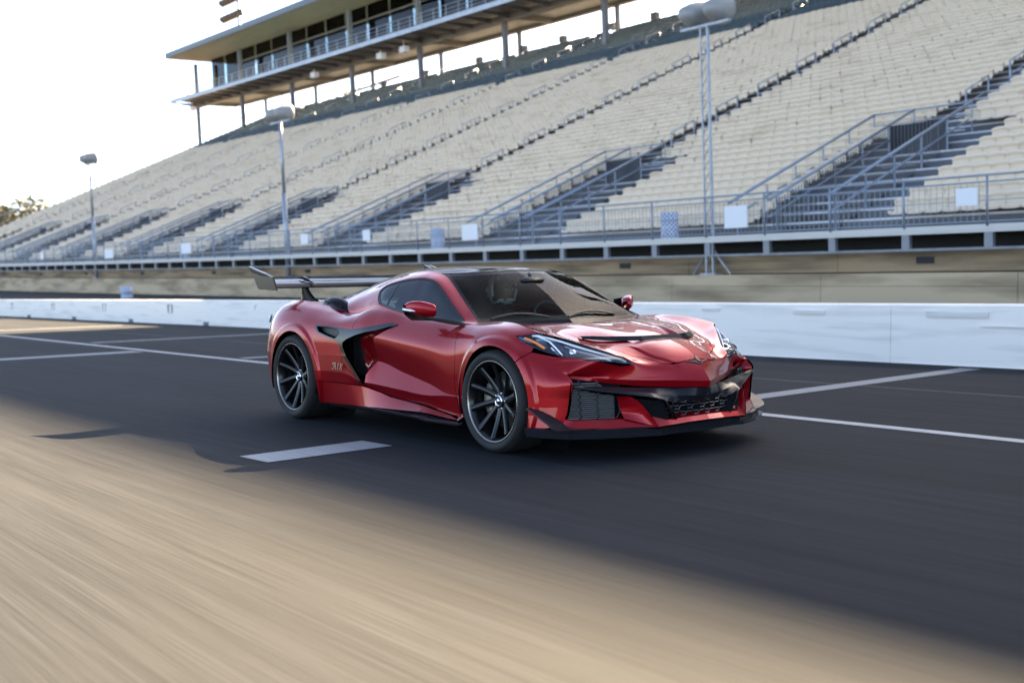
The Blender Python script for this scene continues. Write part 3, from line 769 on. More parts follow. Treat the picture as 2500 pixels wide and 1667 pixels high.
# ---- stations of the lower body: centre line, hood, fender crest, shoulder, side, sill (one side, y > 0)
ST = [
 # c0                c1                c2                 c3                 c4                 c5                 c6                 c7                 c8                 c9                 c10
 [(1.017,0,.464),   (.905,.2,.474),   (.801,.40,.483),   (.700,.58,.497),   (.585,.785,.522),  (.603,.842,.538),  (.662,.845,.487),  (.647,.847,.389),  (.640,.849,.340),  (.634,.852,.300),  (.615,.865,.240)],
 [(.955,0,.545),    (.880,.2,.548),   (.795,.39,.572),   (.768,.455,.590),  (.680,.64,.608),   (.530,.868,.562),  (.570,.89,.485),   (.565,.893,.390),  (.565,.895,.335),  (.565,.898,.285),  (.555,.908,.215)],
 [(.895,0,.600),    (.825,.2,.606),   (.700,.435,.632),  (.672,.505,.645),  (.575,.765,.630),  (.455,.900,.590),  (.490,.925,.486),  (.490,.928,.390),  (.490,.93,.330),   (.490,.933,.280),  (.480,.945,.205)],
 [(.800,0,.657),    (.735,.2,.662),   (.590,.485,.676),  (.548,.612,.700),  (.455,.832,.662),  (.370,.925,.625),  (.425,.948,.490),  (.425,.950,.395),  (.425,.952,.330),  (.425,.955,.280),  (.425,.962,.205)],
 [(.680,0,.700),    (.620,.2,.706),   (.470,.53,.705),   (.425,.725,.752),  (.335,.870,.700),  (.285,.946,.655),  (.330,.966,.520),  (.350,.968,.40),   (.350,.97,.33),    (.350,.972,.28),   (.350,.975,.20)],
 [(.540,0,.738),    (.490,.2,.744),   (.360,.565,.736),  (.322,.825,.785),  (.235,.888,.738),  (.190,.958,.680),  (.210,.975,.560),  (.22,.978,.42),    (.22,.98,.33),     (.22,.98,.28),     (.22,.98,.20)],
 [(.380,0,.776),    (.340,.2,.782),   (.230,.60,.772),   (.200,.815,.812),  (.150,.895,.765),  (.100,.966,.705),  (.10,.980,.600),   (.10,.985,.45),    (.10,.985,.33),    (.10,.985,.28),    (.10,.985,.20)],
 [(.200,0,.800),    (.170,.2,.806),   (.060,.63,.800),   (.030,.775,.838),  (.010,.885,.800),  (.0,.968,.722),    (.0,.983,.61),     (.0,.985,.45),     (.0,.985,.33),     (.0,.985,.28),     (.0,.985,.20)],
 [(.000,0,.812),    (-.03,.2,.818),   (-.12,.655,.822),  (-.14,.760,.845),  (-.15,.868,.815),  (-.15,.955,.735),  (-.15,.970,.63),   (-.15,.97,.45),    (-.15,.97,.33),    (-.15,.97,.25),    (-.15,.975,.19)],
 [(-.20,0,.812),    (-.22,.2,.815),   (-.31,.67,.828),   (-.33,.765,.838),  (-.33,.845,.818),  (-.33,.928,.74),   (-.33,.948,.636),  (-.33,.936,.346),  (-.33,.938,.336),  (-.33,.925,.21),   (-.33,.970,.183)],
 [(-.40,0,.79),     (-.42,.2,.79),    (-.49,.69,.815),   (-.50,.775,.832),  (-.50,.835,.820),  (-.50,.910,.742),  (-.50,.942,.630),  (-.50,.931,.345),  (-.50,.937,.337),  (-.50,.918,.203),  (-.50,.968,.188)],
 [(-.8,0,.78),      (-.8,.2,.78),     (-.8,.70,.82),     (-.8,.78,.852),    (-.8,.832,.842),   (-.8,.905,.762),   (-.8,.942,.660),   (-.8,.912,.402),   (-.8,.945,.324),   (-.8,.915,.241),   (-.8,.967,.203)],
 [(-1.15,0,.80),    (-1.15,.2,.80),   (-1.15,.70,.85),   (-1.15,.78,.882),  (-1.15,.830,.870), (-1.15,.905,.79),  (-1.15,.942,.690), (-1.15,.902,.465), (-1.15,.952,.345), (-1.15,.920,.265), (-1.15,.962,.195)],
 [(-1.48,0,.82),    (-1.48,.2,.82),   (-1.48,.70,.90),   (-1.48,.78,.935),  (-1.48,.830,.922), (-1.48,.915,.82),  (-1.48,.948,.715), (-1.48,.900,.530), (-1.48,.957,.365), (-1.48,.930,.305), (-1.48,.957,.187)],
 [(-1.66,0,.84),    (-1.66,.2,.85),   (-1.66,.66,.93),   (-1.66,.765,.945), (-1.66,.830,.930), (-1.66,.930,.825), (-1.66,.958,.725), (-1.66,.960,.540), (-1.66,.965,.375), (-1.66,.942,.330), (-1.66,.953,.181)],
 [(-1.85,0,.86),    (-1.85,.2,.87),   (-1.85,.62,.905),  (-1.85,.745,.905), (-1.85,.830,.895), (-1.85,.945,.810), (-1.85,.968,.720), (-1.85,.976,.560), (-1.85,.972,.420), (-1.85,.958,.335), (-1.85,.952,.178)],
 [(-2.05,0,.88),    (-2.05,.2,.89),   (-2.05,.60,.895),  (-2.05,.755,.893), (-2.05,.845,.875), (-2.05,.958,.800), (-2.05,.980,.710), (-2.05,.985,.560), (-2.05,.980,.430), (-2.05,.965,.335), (-2.05,.952,.173)],
 [(-2.31,0,.91),    (-2.31,.2,.92),   (-2.31,.62,.922),  (-2.31,.775,.924), (-2.31,.872,.892), (-2.31,.975,.800), (-2.31,.996,.705), (-2.31,1.0,.560),  (-2.31,.998,.430), (-2.31,.99,.335),  (-2.31,.955,.168)],
 [(-2.58,0,.94),    (-2.58,.2,.945),  (-2.58,.62,.950),  (-2.58,.790,.959), (-2.58,.893,.918), (-2.58,.990,.805), (-2.58,1.006,.73), (-2.58,1.01,.58),  (-2.58,1.01,.43),  (-2.58,1.01,.33),  (-2.58,1.0,.17)],
 [(-2.86,0,.955),   (-2.86,.2,.96),   (-2.86,.62,.970),  (-2.86,.800,.985), (-2.86,.900,.938), (-2.86,.990,.812), (-2.86,1.006,.72), (-2.86,1.01,.58),  (-2.86,1.01,.43),  (-2.86,1.01,.33),  (-2.86,1.0,.17)],
 [(-3.05,0,.955),   (-3.05,.2,.96),   (-3.05,.60,.970),  (-3.05,.785,.983), (-3.05,.885,.935), (-3.05,.970,.820), (-3.05,.998,.70),  (-3.05,1.0,.55),   (-3.05,1.0,.43),   (-3.05,1.0,.33),   (-3.05,.99,.24)],
 [(-3.17,0,.95),    (-3.17,.2,.955),  (-3.17,.58,.962),  (-3.17,.750,.965), (-3.17,.855,.915), (-3.17,.930,.825), (-3.165,.965,.70), (-3.17,.975,.55),  (-3.16,.975,.44),  (-3.15,.972,.33),  (-3.12,.962,.25)],
 [(-3.31,0,.94),    (-3.30,.2,.942),  (-3.28,.52,.945),  (-3.26,.700,.940), (-3.25,.815,.895), (-3.24,.895,.82),  (-3.235,.935,.70), (-3.245,.955,.545),(-3.24,.95,.46),   (-3.20,.95,.33),   (-3.16,.94,.25)],
 [(-3.42,0,.93),    (-3.41,.2,.93),   (-3.38,.45,.925),  (-3.36,.58,.90),   (-3.35,.68,.86),   (-3.34,.74,.80),   (-3.34,.77,.70),   (-3.36,.79,.545),  (-3.34,.78,.46),   (-3.30,.77,.33),   (-3.26,.76,.25)],
]
ST = np.array(ST, float)
HARD = [0, 3, 7, 8, 9, 10]
NU, NV = 20, 14
us = np.arange(len(ST)); uq = np.linspace(0, len(ST)-1, (len(ST)-1)*NU+1)
# chord-length parameter along the car for each column
COLS = []
for j in range(ST.shape[1]):
    s_ = np.concatenate([[0], np.cumsum(np.linalg.norm(np.diff(ST[:, :, :].mean(1), axis=0), axis=1))])
    COLS.append(herm(np.interp(uq, us, s_), s_, ST[:, j]))
COLS = np.stack(COLS, 1)           # (U, 11, 3)
def flare(P):
    """rolled lips round the wheel arches, vent relief on the hood"""
    P = P.copy(); x, y, z = P[..., 0], P[..., 1], P[..., 2]
    for cx, cz, R, dy in ((.02, .335, .368, .012), (-2.672, .360, .382, .014)):
        d = np.hypot(x-cx, z-cz)-R; w = np.clip((.070-d)/.028, 0, 1); w = w*w*(3-2*w)
        P[..., 1] += dy*w*(y > .6)*(d > -.2)
    # sunk panel behind the hood lip
    rid = np.interp(x, [.10, .36, .60], [.40, .315, .26]); a = np.clip((rid-np.abs(y))/.02, 0, 1)
    b = np.clip((x-.08)/.40, 0, 1)*np.clip((.592-x)/.006, 0, 1)
    P[..., 2] -= .040*a*b*(z > .6)
    # raised centre of the nose with a crisp edge on both sides
    ln = np.interp(x, [.60, .783, .937], [.33, .255, .12]); w = np.clip((ln-np.abs(y))/.010+.5, 0, 1)*np.clip((x-.61)/.06, 0, 1)*np.clip((.95-x)/.05, 0, 1)
    P[..., 2] += .011*w*(z > .48)
    # scallops in front of the lip
    e = np.exp(-((np.abs(y)-.30)/.10)**2)*np.exp(-((x-.74)/.09)**2); P[..., 2] -= .016*e*(z > .5)
    return P
strips = []
for a, b in zip(HARD[:-1], HARD[1:]):
    K = COLS[:, a:b+1]; k = K.shape[1]; n = NV*(k-1)+1; S = np.zeros((len(uq), n, 3))
    if a == 0: n = 90; S = np.zeros((len(uq), n, 3))
    for i in range(len(uq)):
        l = np.concatenate([[0], np.cumsum(np.linalg.norm(np.diff(K[i], axis=0), axis=1)+1e-4)])
        S[i] = herm(np.linspace(0, l[-1], n), l, K[i])
    strips.append(flare(S))
side_tm = None; top_tm = None
for a, S in zip(HARD[:-1], strips):
    t = grid_tm(S, flip=False)
    if a == 0: top_tm = t
    else: side_tm = t if side_tm is None else side_tm.join(t)
if top_tm.N[:, 2].mean() < 0:
    top_tm = TM(top_tm.V, -top_tm.N, top_tm.T[:, ::-1]); side_tm = TM(side_tm.V, -side_tm.N, side_tm.T[:, ::-1])
def y_side(x, z, tm=side_tm):
    d = (tm.V[:, 0]-x)**2+(tm.V[:, 2]-z)**2; i = np.argsort(d)[:4]; w = 1/(d[i]+1e-6); return float((tm.V[i, 1]*w).sum()/w.sum())

# ---- outlines on the side of the car (x, z)
SCOOP = [(-1.22, .809), (-1.443, .766), (-1.60, .748), (-1.72, .724), (-1.83, .693), (-1.89, .663), (-1.885, .63), (-1.839, .561), (-1.726, .455), (-1.640, .374), (-1.605, .355),
         (-1.593, .37), (-1.590, .425), (-1.50, .526), (-1.478, .546), (-1.474, .711)]
TRIM = [(-1.20, .812), (-1.292, .824), (-1.45, .803), (-1.607, .785), (-1.786, .767), (-1.97, .778), (-2.15, .790), (-2.311, .793), (-2.30, .765), (-2.25, .728), (-2.12, .700),
        (-1.978, .668), (-1.935, .640), (-1.87, .545), (-1.75, .438), (-1.66, .352), (-1.625, .352), (-1.726, .46), (-1.83, .60)]
HOLE = [(-2.285, .782), (-2.10, .778), (-1.97, .766), (-1.93, .740), (-1.95, .715), (-2.0, .690), (-2.12, .712), (-2.24, .740)]
def circ(cx, cz, R): return lambda V: np.hypot(V[:, 0]-cx, V[:, 2]-cz)-R
def arch_f(V):
    """outside both wheel openings (straight-sided below the hubs)"""
    f = np.full(len(V), 1e3)
    for cx, cz, R in ((.02, .335, .368), (-2.672, .360, .380)):
        d = np.where(V[:, 2] > cz, np.hypot(V[:, 0]-cx, V[:, 2]-cz), np.abs(V[:, 0]-cx)+.12*np.maximum(0, cz-V[:, 2])*np.where(V[:, 0] > cx, 0, -.35))-R
        f = np.minimum(f, d)
    return f
full_side = side_tm.cut(arch_f)
body_side = full_side.cut(out_xz(SCOOP)).cut(out_xz(HOLE))
DOOR_F = [(-.470, .85), (-.455, .80), (-.428, .62), (-.440, .50), (-.450, .40), (-.415, .24), (-.41, .21)]
SILL = [(-3.0, .352), (-1.66, .352), (-1.301, .281), (-.851, .246), (-.42, .195), (-.3, .18)]
DOOR_R = [(-1.70, .93), (-1.78, .80), (-1.79, .76)]
FND = [(.30, .66), (.26, .60), (.2, .57)]          # fender / bumper seam
gap = .0022
DOORP = [(-.470, .90), (-.455, .80), (-.428, .62), (-.440, .50), (-.450, .40), (-.415, .235), (-.41, .195), (-.851, .246), (-1.301, .281), (-1.62, .345), (-1.9, .50), (-1.95, .70), (-1.775, .765), (-1.765, .81), (-1.69, .93), (-1.6, .985)]
FENP = [(-.470, .90), (-.455, .80), (-.428, .62), (-.440, .50), (-.450, .40), (-.415, .235), (-.41, .195), (-.30, .05), (.02, .05), (.02, .40), (.262, .600), (.345, .668), (.30, .80), (.1, .95)]
BMPP = [(.27, .602), (.345, .668), (.50, .64), (.78, .62), (1.1, .60), (1.1, .1), (.05, .05), (.02, .40)]
SILP = [(-.405, .190), (-.851, .241), (-1.301, .276), (-1.62, .340), (-1.9, .343), (-2.6, .345), (-2.6, .0), (-.25, .0), (-.28, .17)]
def both(name, tm, m, flange=.012):
    tm.build(name, m, None, flange); tm.mirror().build(name, m, None, flange)
door = body_side.cut(in_xz(DOORP, gap)); both('door', door, M['red'])
fender = body_side.cut(in_xz(FENP, gap))
bside = body_side.cut(in_xz(BMPP, gap))
rest = body_side.cut(out_xz(DOORP, gap)).cut(out_xz(FENP, gap)).cut(out_xz(BMPP, gap))
sill = rest.cut(in_xz(SILP, gap)); quarter = rest.cut(out_xz(SILP, gap)).cut(lambda V: -1.2-V[:, 0])
both('sill_panel', sill, M['red']); both('rear_quarter_panel', quarter, M['red'])
trim = full_side.cut(out_xz(SCOOP)).cut(out_xz(HOLE)).cut(in_xz(TRIM)).off(.006)
both('intake_trim', trim, M['gloss_trim'], .01)
# dark inside of the upper rear opening
hole = full_side.cut(in_xz(HOLE)); hole = TM(hole.V-[0, .035, 0], hole.N, hole.T); both('vent_pocket', hole, M['black_plastic'], 0)
# door scoop running inward to the duct
def curve3(pts, n):
    p = np.array(pts, float); l = np.concatenate([[0], np.cumsum(np.linalg.norm(np.diff(p, axis=0), axis=1))]); return herm(np.linspace(0, l[-1], n), l, p)
def poly3(pts, n):
    p = np.array(pts, float); l = np.concatenate([[0], np.cumsum(np.linalg.norm(np.diff(p, axis=0), axis=1))]); q = np.linspace(0, l[-1], n)
    return np.stack([np.interp(q, l, p[:, i]) for i in range(3)], 1)
edge = [(-1.22, .809), (-1.35, .758), (-1.474, .711), (-1.476, .63), (-1.478, .546), (-1.50, .526), (-1.55, .475), (-1.592, .425), (-1.594, .37), (-1.604, .356)]
E_ = poly3([(x, y_side(x, z)-.001, z) for x, z in edge], 60)
inn = [(-1.60, .925, .755), (-1.70, .87, .735), (-1.86, .835, .70), (-1.87, .825, .64), (-1.86, .82, .57), (-1.84, .825, .54), (-1.80, .83, .50), (-1.76, .84, .45), (-1.70, .86, .40), (-1.66, .90, .37)]
I_ = poly3(inn, 60)
mid_ = (E_+I_)/2; mid_[:, 1] -= .022
Pq = np.stack([herm(np.linspace(0, 1, 16), [0, .5, 1], np.stack([e, m_, i_])) for e, m_, i_ in zip(E_, mid_, I_)], 0)
sc = grid_tm(Pq)
if sc.N[:, 1].mean() < 0: sc = TM(sc.V, -sc.N, sc.T[:, ::-1])
both('door_scoop', sc, M['red'], 0)
for s in (1, -1):
    mb = MB(); mb.box((-2.1, min(s*.60, s*.80), .34), (-1.70, max(s*.60, s*.80), .80)); mb.build('intake_duct', M['matte_black'], CAR)
    for i in range(9):
        mb = MB(); y0, y1 = sorted((s*.802, s*.83)); mb.box((-1.97+i*.022, y0, .40), (-1.965+i*.022, y1, .74)); mb.build('intake_vane', M['black_plastic'], CAR)

# ---- hood, cowl, rear deck (top strip)
def hood_cut(V): return V[:, 0]-np.interp(np.abs(V[:, 1]), [0, .2, .5, .67, .77], [-.279, -.345, -.39, -.415, -.43])
top_f = top_tm.cut(hood_cut)
HOODP = [(-.6, -.1), (-.6, .655), (-.30, .655), (-.02, .585), (.25, .535), (.45, .50), (.60, .455), (.70, .385), (.75, .30), (.835, .25), (.885, .15), (.905, .02), (.905, -.1)]
def xy(poly, sgn, g=gap): return lambda V: sgn*sdf(poly, V[:, 0], V[:, 1])-g
hood = top_f.cut(xy(HOODP, 1)); nosef = top_f.cut(xy(HOODP, -1))
# headlamp opening runs over both strips (x, y outline)
HL_UP = [(.167, .887), (.272, .862), (.318, .828), (.425, .730), (.545, .612), (.672, .500), (.784, .438)]
HL_LO = [(.784, .438), (.758, .530), (.645, .700), (.528, .800), (.442, .845), (.330, .875), (.225, .892)]
HLP = HL_UP+HL_LO
def hl(sgn, g=0.): return lambda V: sgn*sdf(HLP, V[:, 0], V[:, 1])-g
def zok(V): return V
both('hood', hood, M['red'])
# headlamp outline, seen square on to the lens
HL3D = [(.167,.887,.762), (.272,.862,.779), (.318,.828,.785), (.425,.730,.752), (.545,.612,.697), (.672,.500,.636), (.784,.438,.588), (.758,.530,.597), (.645,.700,.618), (.528,.800,.640), (.442,.845,.662), (.330,.875,.694), (.225,.892,.733)]
_e1 = np.array([.617, -.449, -.174]); _e1 /= np.linalg.norm(_e1); _n = np.array([.50, .55, .67]); _n -= _e1*(_n@_e1); _n /= np.linalg.norm(_n); _e2 = np.cross(_n, _e1)
HLQ = np.array([((np.array(q)@_e1), (np.array(q)@_e2)) for q in HL3D])
def hl_d(V): return np.where((V[:, 0] > .1)&(V[:, 2] > .45)&(V[:, 1] > .3), sdf(HLQ, V@_e1, V@_e2), -.5)
def hl_keep(tm, sgn): return tm.cut(lambda V: sgn*hl_d(V)-(.0015 if sgn < 0 else 0))
both('front_fender', hl_keep(nosef, -1), M['red'])
both('front_fender', hl_keep(fender, -1), M['red']); both('front_bumper', hl_keep(bside, -1), M['red'])
lens_all = hl_keep(top_f, 1).join(hl_keep(full_side, 1))
both('headlight_lens', lens_all.off(-.004), M['lens'], .01)
rear_top = top_tm.cut(lambda V: -1.55-V[:, 0]).cut(lambda V: np.abs(V[:, 1])-.45)
both('rear_deck', rear_top, M['red'])
# redo the fender without the lamp area
# ---- greenhouse -----------------------------------------------------
def key(xq, K): K = np.array(sorted(K)); return herm(xq, K[:, 0], K[:, 1:])
G2 = [(-.41,.758,.832), (-.52,.725,.893), (-.637,.69,.957), (-.76,.655,1.026), (-.879,.622,1.093), (-1.0,.592,1.152), (-1.10,.578,1.183), (-1.26,.575,1.203), (-1.41,.582,1.198), (-1.58,.592,1.176), (-1.76,.606,1.142), (-2.05,.64,1.072), (-2.30,.665,1.000), (-2.52,.69,.955)]
G3 = [(-.41,.79,.830), (-.50,.80,.846), (-.62,.77,.912), (-.744,.742,.981), (-.908,.697,1.079), (-.99,.683,1.118), (-1.053,.678,1.138), (-1.142,.676,1.150), (-1.219,.680,1.154), (-1.35,.688,1.149), (-1.48,.702,1.133), (-1.63,.722,1.103), (-1.80,.728,1.055), (-2.05,.738,.985), (-2.30,.742,.942), (-2.52,.745,.925)]
BL = [(-.41,.815,.828), (-.513,.832,.834), (-.87,.834,.855), (-1.22,.832,.882), (-1.487,.828,.925), (-1.60,.82,.945), (-1.75,.80,.945), (-1.90,.785,.925), (-2.05,.78,.905), (-2.30,.782,.915), (-2.52,.79,.935)]
xg = np.linspace(-.41, -2.52, 150)
a2, a3, ab = key(xg, G2), key(xg, G3), key(xg, BL)
rows = []
for x, p, q_, r_ in zip(xg, a2, a3, ab):
    m_ = q_*.5+r_*.5; m_ = m_+np.array([.012*min(1, (q_[1]-r_[1])/.2), 0])
    c = np.array([p, q_, m_, r_, r_+np.array([.004, -.05])]); l = np.concatenate([[0], np.cumsum(np.linalg.norm(np.diff(c, axis=0), axis=1)+1e-3)])
    w = herm(np.linspace(0, l[-1], 60), l, c); rows.append(np.column_stack([np.full(60, x), w]))
gh = grid_tm(np.array(rows))
if gh.N[:, 1].mean() < 0: gh = TM(gh.V, -gh.N, gh.T[:, ::-1])
DLO = [(-.499, .846), (-.60, .899), (-.744, .979), (-.83, 1.030), (-.908, 1.074), (-.95, 1.096), (-.99, 1.114), (-1.053, 1.136), (-1.142, 1.148), (-1.219, 1.152), (-1.35, 1.147), (-1.482, 1.131), (-1.58, 1.114), (-1.635, 1.100), (-1.665, 1.080), (-1.690, 1.056),
       (-1.672, 1.02), (-1.641, .990), (-1.582, .953), (-1.487, .936), (-1.36, .910), (-1.22, .888), (-.87, .858), (-.60, .841), (-.52, .838)]
both('roof_rail', gh.cut(out_xz(DLO)).cut(away_line([(-1.10, 1.21), (-1.06, 1.12)], .0018)).cut(away_line([(-1.54, 1.20), (-1.50, 1.12)], .0018)), M['red'])
both('pillar_trim', gh.cut(out_xz(DLO, .01)).off(-.035), M['interior'], 0)
glz = gh.cut(in_xz(DLO)).off(-.007)
brd = lambda V: sdf(DLO, V[:, 0], V[:, 2])
both('window_seal', glz.cut(lambda V: .016-brd(V)).off(.003), M['black_plastic'], .01)
sg = glz.cut(lambda V: brd(V)-.014)
DV = [(-1.46, 1.145), (-1.53, .93)]
sd = lambda V: (V[:, 0]-np.interp(V[:, 2], [.93, 1.145], [-1.495, -1.452]))
both('side_window', sg.cut(lambda V: sd(V)-.005), M['side_glass'], .006)
both('quarter_window', sg.cut(lambda V: -sd(V)-.005), M['side_glass'], .006)

dv = glz.cut(lambda V: np.minimum(.007-np.abs(sd(V)), brd(V)-.01)); both('window_divider', dv.off(.002), M['black_plastic'], .01)
# windscreen and roof: rows from cowl to tail, half width grid
def roof_edge(x): r = key(np.array([x]), G2)[0]; return r
CW = herm(np.linspace(0, 1, 24), [0, .4, .66, 1], np.array([[-.279, 0, .806], [-.345, .30, .806], [-.375, .50, .810], [-.410, .758, .832]]))
HD = herm(np.linspace(0, 1, 24), [0, .45, .85, 1], np.array([[-.925, 0, 1.196], [-.955, .26, 1.192], [-1.03, .49, 1.180], [-1.09, .579, 1.181]]))
R_ = []
for t in np.linspace(0, 1, 40):
    row = []
    for k in range(24):
        u = k/23
        p = CW[k]*(1-t)+HD[k]*t
        bul = math.sin(math.pi*t)*(.030*(1-u**3)); p = p+np.array([bul*.55, 0, bul])
        if k == 23: xx = -.41+(-1.09+.41)*t; e = roof_edge(xx); p = np.array([xx, e[0], e[1]])
        row.append(p)
    # ease the last columns on to the pillar line
    row = np.array(row); e = row[23]-(CW[23]*(1-t)+HD[23]*t)
    for k in range(14, 23): row[k] += e*((k-13)/10)**2
    R_.append(row)
ws = grid_tm(np.array(R_))
if ws.N[:, 2].mean() < 0: ws = TM(ws.V, -ws.N, ws.T[:, ::-1])
wsb = ws.cut(lambda V: np.minimum(.705-(np.abs(V[:, 1])-(-.06+.0*V[:, 0]))-np.interp(V[:, 0], [-1.09, -.41], [.215, .035]), 1))
def edge_d(V):
    """distance from the glass edge: pillars, header, cowl"""
    e = key(np.clip(V[:, 0], -1.09, -.41), G2)
    a = e[:, 0]-np.abs(V[:, 1])+.0; hx = np.interp(np.abs(V[:, 1]), HD[:, 1], HD[:, 0]); b = V[:, 0]-hx
    cx = np.interp(np.abs(V[:, 1]), CW[:, 1], CW[:, 0]); c = cx-V[:, 0]
    return np.minimum(np.minimum(a-.028, b-.055), c-.035)
W2 = ws.join(ws.mirror()) if False else ws
def whole(name, tm, m, flange=.01): tm.join(tm.mirror()).build(name, m, None, flange)
clear = ws.cut(lambda V: edge_d(V)); band = ws.cut(lambda V: -edge_d(V))
whole('windshield', clear.off(-.003), M['windscreen'], 0)
whole('windshield_border', band.off(-.002), M['roof_black'], 0)
# roof skin and fastback
CZ = [(-.925,1.196), (-1.2,1.226), (-1.5,1.238), (-1.8,1.234), (-2.0,1.215), (-2.3,1.150), (-2.7,1.05), (-3.0,.985)]
def roofgrid(x0, x1, n):
    out = []
    for t in np.linspace(0, 1, n):
        row = []
        for k in range(24):
            if x0 > -1.0: xx = HD[k][0]*(1-t)+x1*t
            else: xx = x0*(1-t)+x1*t
            e = roof_edge(max(xx, -2.52)); u = k/23; yy = e[0]*u
            cz = float(key(np.array([xx]), CZ)[0][0]); zz = e[1]+(cz-e[1])*(1-u**2.6)
            if x0 > -1.0:      # meets the header exactly
                w = max(0, 1-t*4)**2; zz = zz*(1-w)+HD[k][2]*w; yy = yy*(1-w)+HD[k][1]*w
            # shallow twin bubbles along the roof
            zz += .004*math.exp(-((u-.52)/.22)**2)*min(1, t*5)*(1 if x0 > -1.0 else max(0, 1-t*1.6))
            row.append((xx, yy, zz))
        out.append(row)
    g_ = grid_tm(np.array(out))
    return g_ if g_.N[:, 2].mean() > 0 else TM(g_.V, -g_.N, g_.T[:, ::-1])
whole('roof_panel', roofgrid(-.99, -1.93, 40), M['roof_black'])
whole('headliner', roofgrid(-.99, -1.93, 20).off(-.035), M['interior'], 0)
whole('rear_hatch', roofgrid(-1.935, -2.95, 40), M['roof_black'])
mb = MB()
fin = [(-2.175, 1.222), (-2.168, 1.268), (-2.12, 1.252), (-2.03, 1.224)]
V, F = extrude_poly(fin, 'y', -.012, .012); mb.add(V, F); mb.build('antenna_fin', M['carbon'], CAR)
# black humps beside the sail panels
for s in (1, -1):
    P = []
    for t in np.linspace(0, 1, 24):
        x = -2.03-.66*t; zc = np.interp(x, [-2.75, -2.3, -2.05], [.965, .928, .89]); h = .10*math.sin(math.pi*min(1, t*1.02))**.7*(.55+.6*t)
        yc = .745-.045*t; w = .055*math.sin(math.pi*min(max(t, .02), .98))**.5+.01
        P.append([(x, s*(yc+w*math.cos(a)), zc-.012+h*math.sin(a)) for a in np.linspace(0, math.pi, 12)])
    mb = MB(); mb.grid(np.array(P), flip=s < 0); mb.build('deck_vent', M['roof_black'], CAR)
    P = []
    for t in np.linspace(0, 1, 12):
        x = -2.20-.26*t; yc = .770-.05*t; z = .925+.055*t
        P.append([(x+.0, s*(yc+.045*math.cos(a)), z+.03*math.sin(a)*math.sin(math.pi*(t*.9+.05))) for a in np.linspace(0, math.pi, 8)])
    mb = MB(); mb.grid(np.array(P), flip=s < 0); mb.build('vent_mouth', M['matte_black'], CAR)

# ---- nose, grilles, splitter ----------------------------------------
def ribbon(name, A, B, m, n=40, thick=.012, both_sides=True, smooth=True, push=None):
    """band between two 3-d curves (given for y > 0), with a little thickness"""
    a, b = poly3(A, n), poly3(B, n)
    P = np.stack([a, b], 1)
    for s in ((1, -1) if both_sides else (0,)):
        Q = P.copy()
        if s == -1: Q[..., 1] *= -1
        t_ = grid_tm(Q)
        c = t_.N.mean(0)
        if c[0]+abs(c[1])*0+c[2]*.5 < 0: t_ = TM(t_.V, -t_.N, t_.T[:, ::-1])
        t_.build(name, m, None, thick)
NE = [(1.017,0,.464), (.961,.10,.469), (.905,.2,.474), (.801,.40,.483), (.700,.58,.497), (.585,.785,.522)]
NL = [(1.012,0,.426), (.955,.10,.428), (.897,.2,.431), (.795,.40,.445), (.695,.58,.470), (.585,.80,.508)]
ribbon('nose_lip', [(x-.0, y, z) for x, y, z in NE], NL, M['red'])
ribbon('nose_lip', [NE[-1], (.603, .842, .538)], [NL[-1], (.60, .84, .525)], M['red'], 4)
# corner return of the front bumper: vertical edge down to the tray
VE = [(.603,.842,.538), (.662,.845,.487), (.647,.847,.389), (.640,.849,.340), (.634,.852,.300), (.622,.862,.262)]
VI = [(.55,.80,.515), (.585,.79,.475), (.57,.79,.389), (.565,.79,.340), (.56,.79,.300), (.56,.79,.262)]
ribbon('front_bumper', VE, VI, M['red'], 30)
# tray under the grilles
TO = [(.555,.908,.213), (.615,.880,.212), (.665,.845,.207), (.775,.66,.203), (.872,.52,.205), (.960,.41,.205), (.982,.33,.212), (1.0,.15,.220), (1.008,0,.222)]
TI = [(.565,.86,.262), (.615,.865,.262), (.640,.835,.252), (.730,.66,.248), (.790,.575,.252), (.905,.40,.262), (.955,.33,.240), (.975,.15,.248), (.985,0,.250)]
ribbon('bumper_tray', TO, TI, M['red'], 60, .015)
TB = [(x-.10, y*.97, z+.015) for x, y, z in TI]
ribbon('bumper_tray', TI, TB, M['red'], 60, 0)
# upright fin
FA = [(.800,.585,.398), (.835,.53,.394), (.868,.50,.368), (.893,.478,.338), (.925,.45,.285), (.962,.408,.206)]
FB = [(.775,.585,.395), (.778,.58,.375), (.780,.572,.350), (.783,.565,.320), (.790,.56,.290), (.815,.56,.255)]
ribbon('bumper_fin', FA, FB, M['red'], 30, .004)
FC = [(x-.05, y-.035, z) for x, y, z in FA]
ribbon('bumper_fin', FA, FC, M['red'], 30, .0)
# black cross bar
BU = [(.996,0,.421), (.943,.10,.423), (.885,.2,.427), (.860,.30,.432), (.815,.40,.438), (.750,.56,.447), (.705,.70,.458), (.668,.835,.472)]
BM = [(.985,0,.372), (.952,.10,.375), (.925,.2,.380), (.905,.30,.392), (.882,.40,.408), (.815,.56,.426), (.735,.70,.444), (.672,.838,.466)]
BD = [(.948,0,.325), (.925,.10,.327), (.925,.2,.333), (.935,.30,.352), (.915,.40,.384), (.828,.56,.408), (.742,.70,.430), (.672,.84,.456)]
ribbon('cross_bar', BU, BM, M['carbon'], 60, .0); ribbon('cross_bar', BM, BD, M['carbon'], 60, .03)
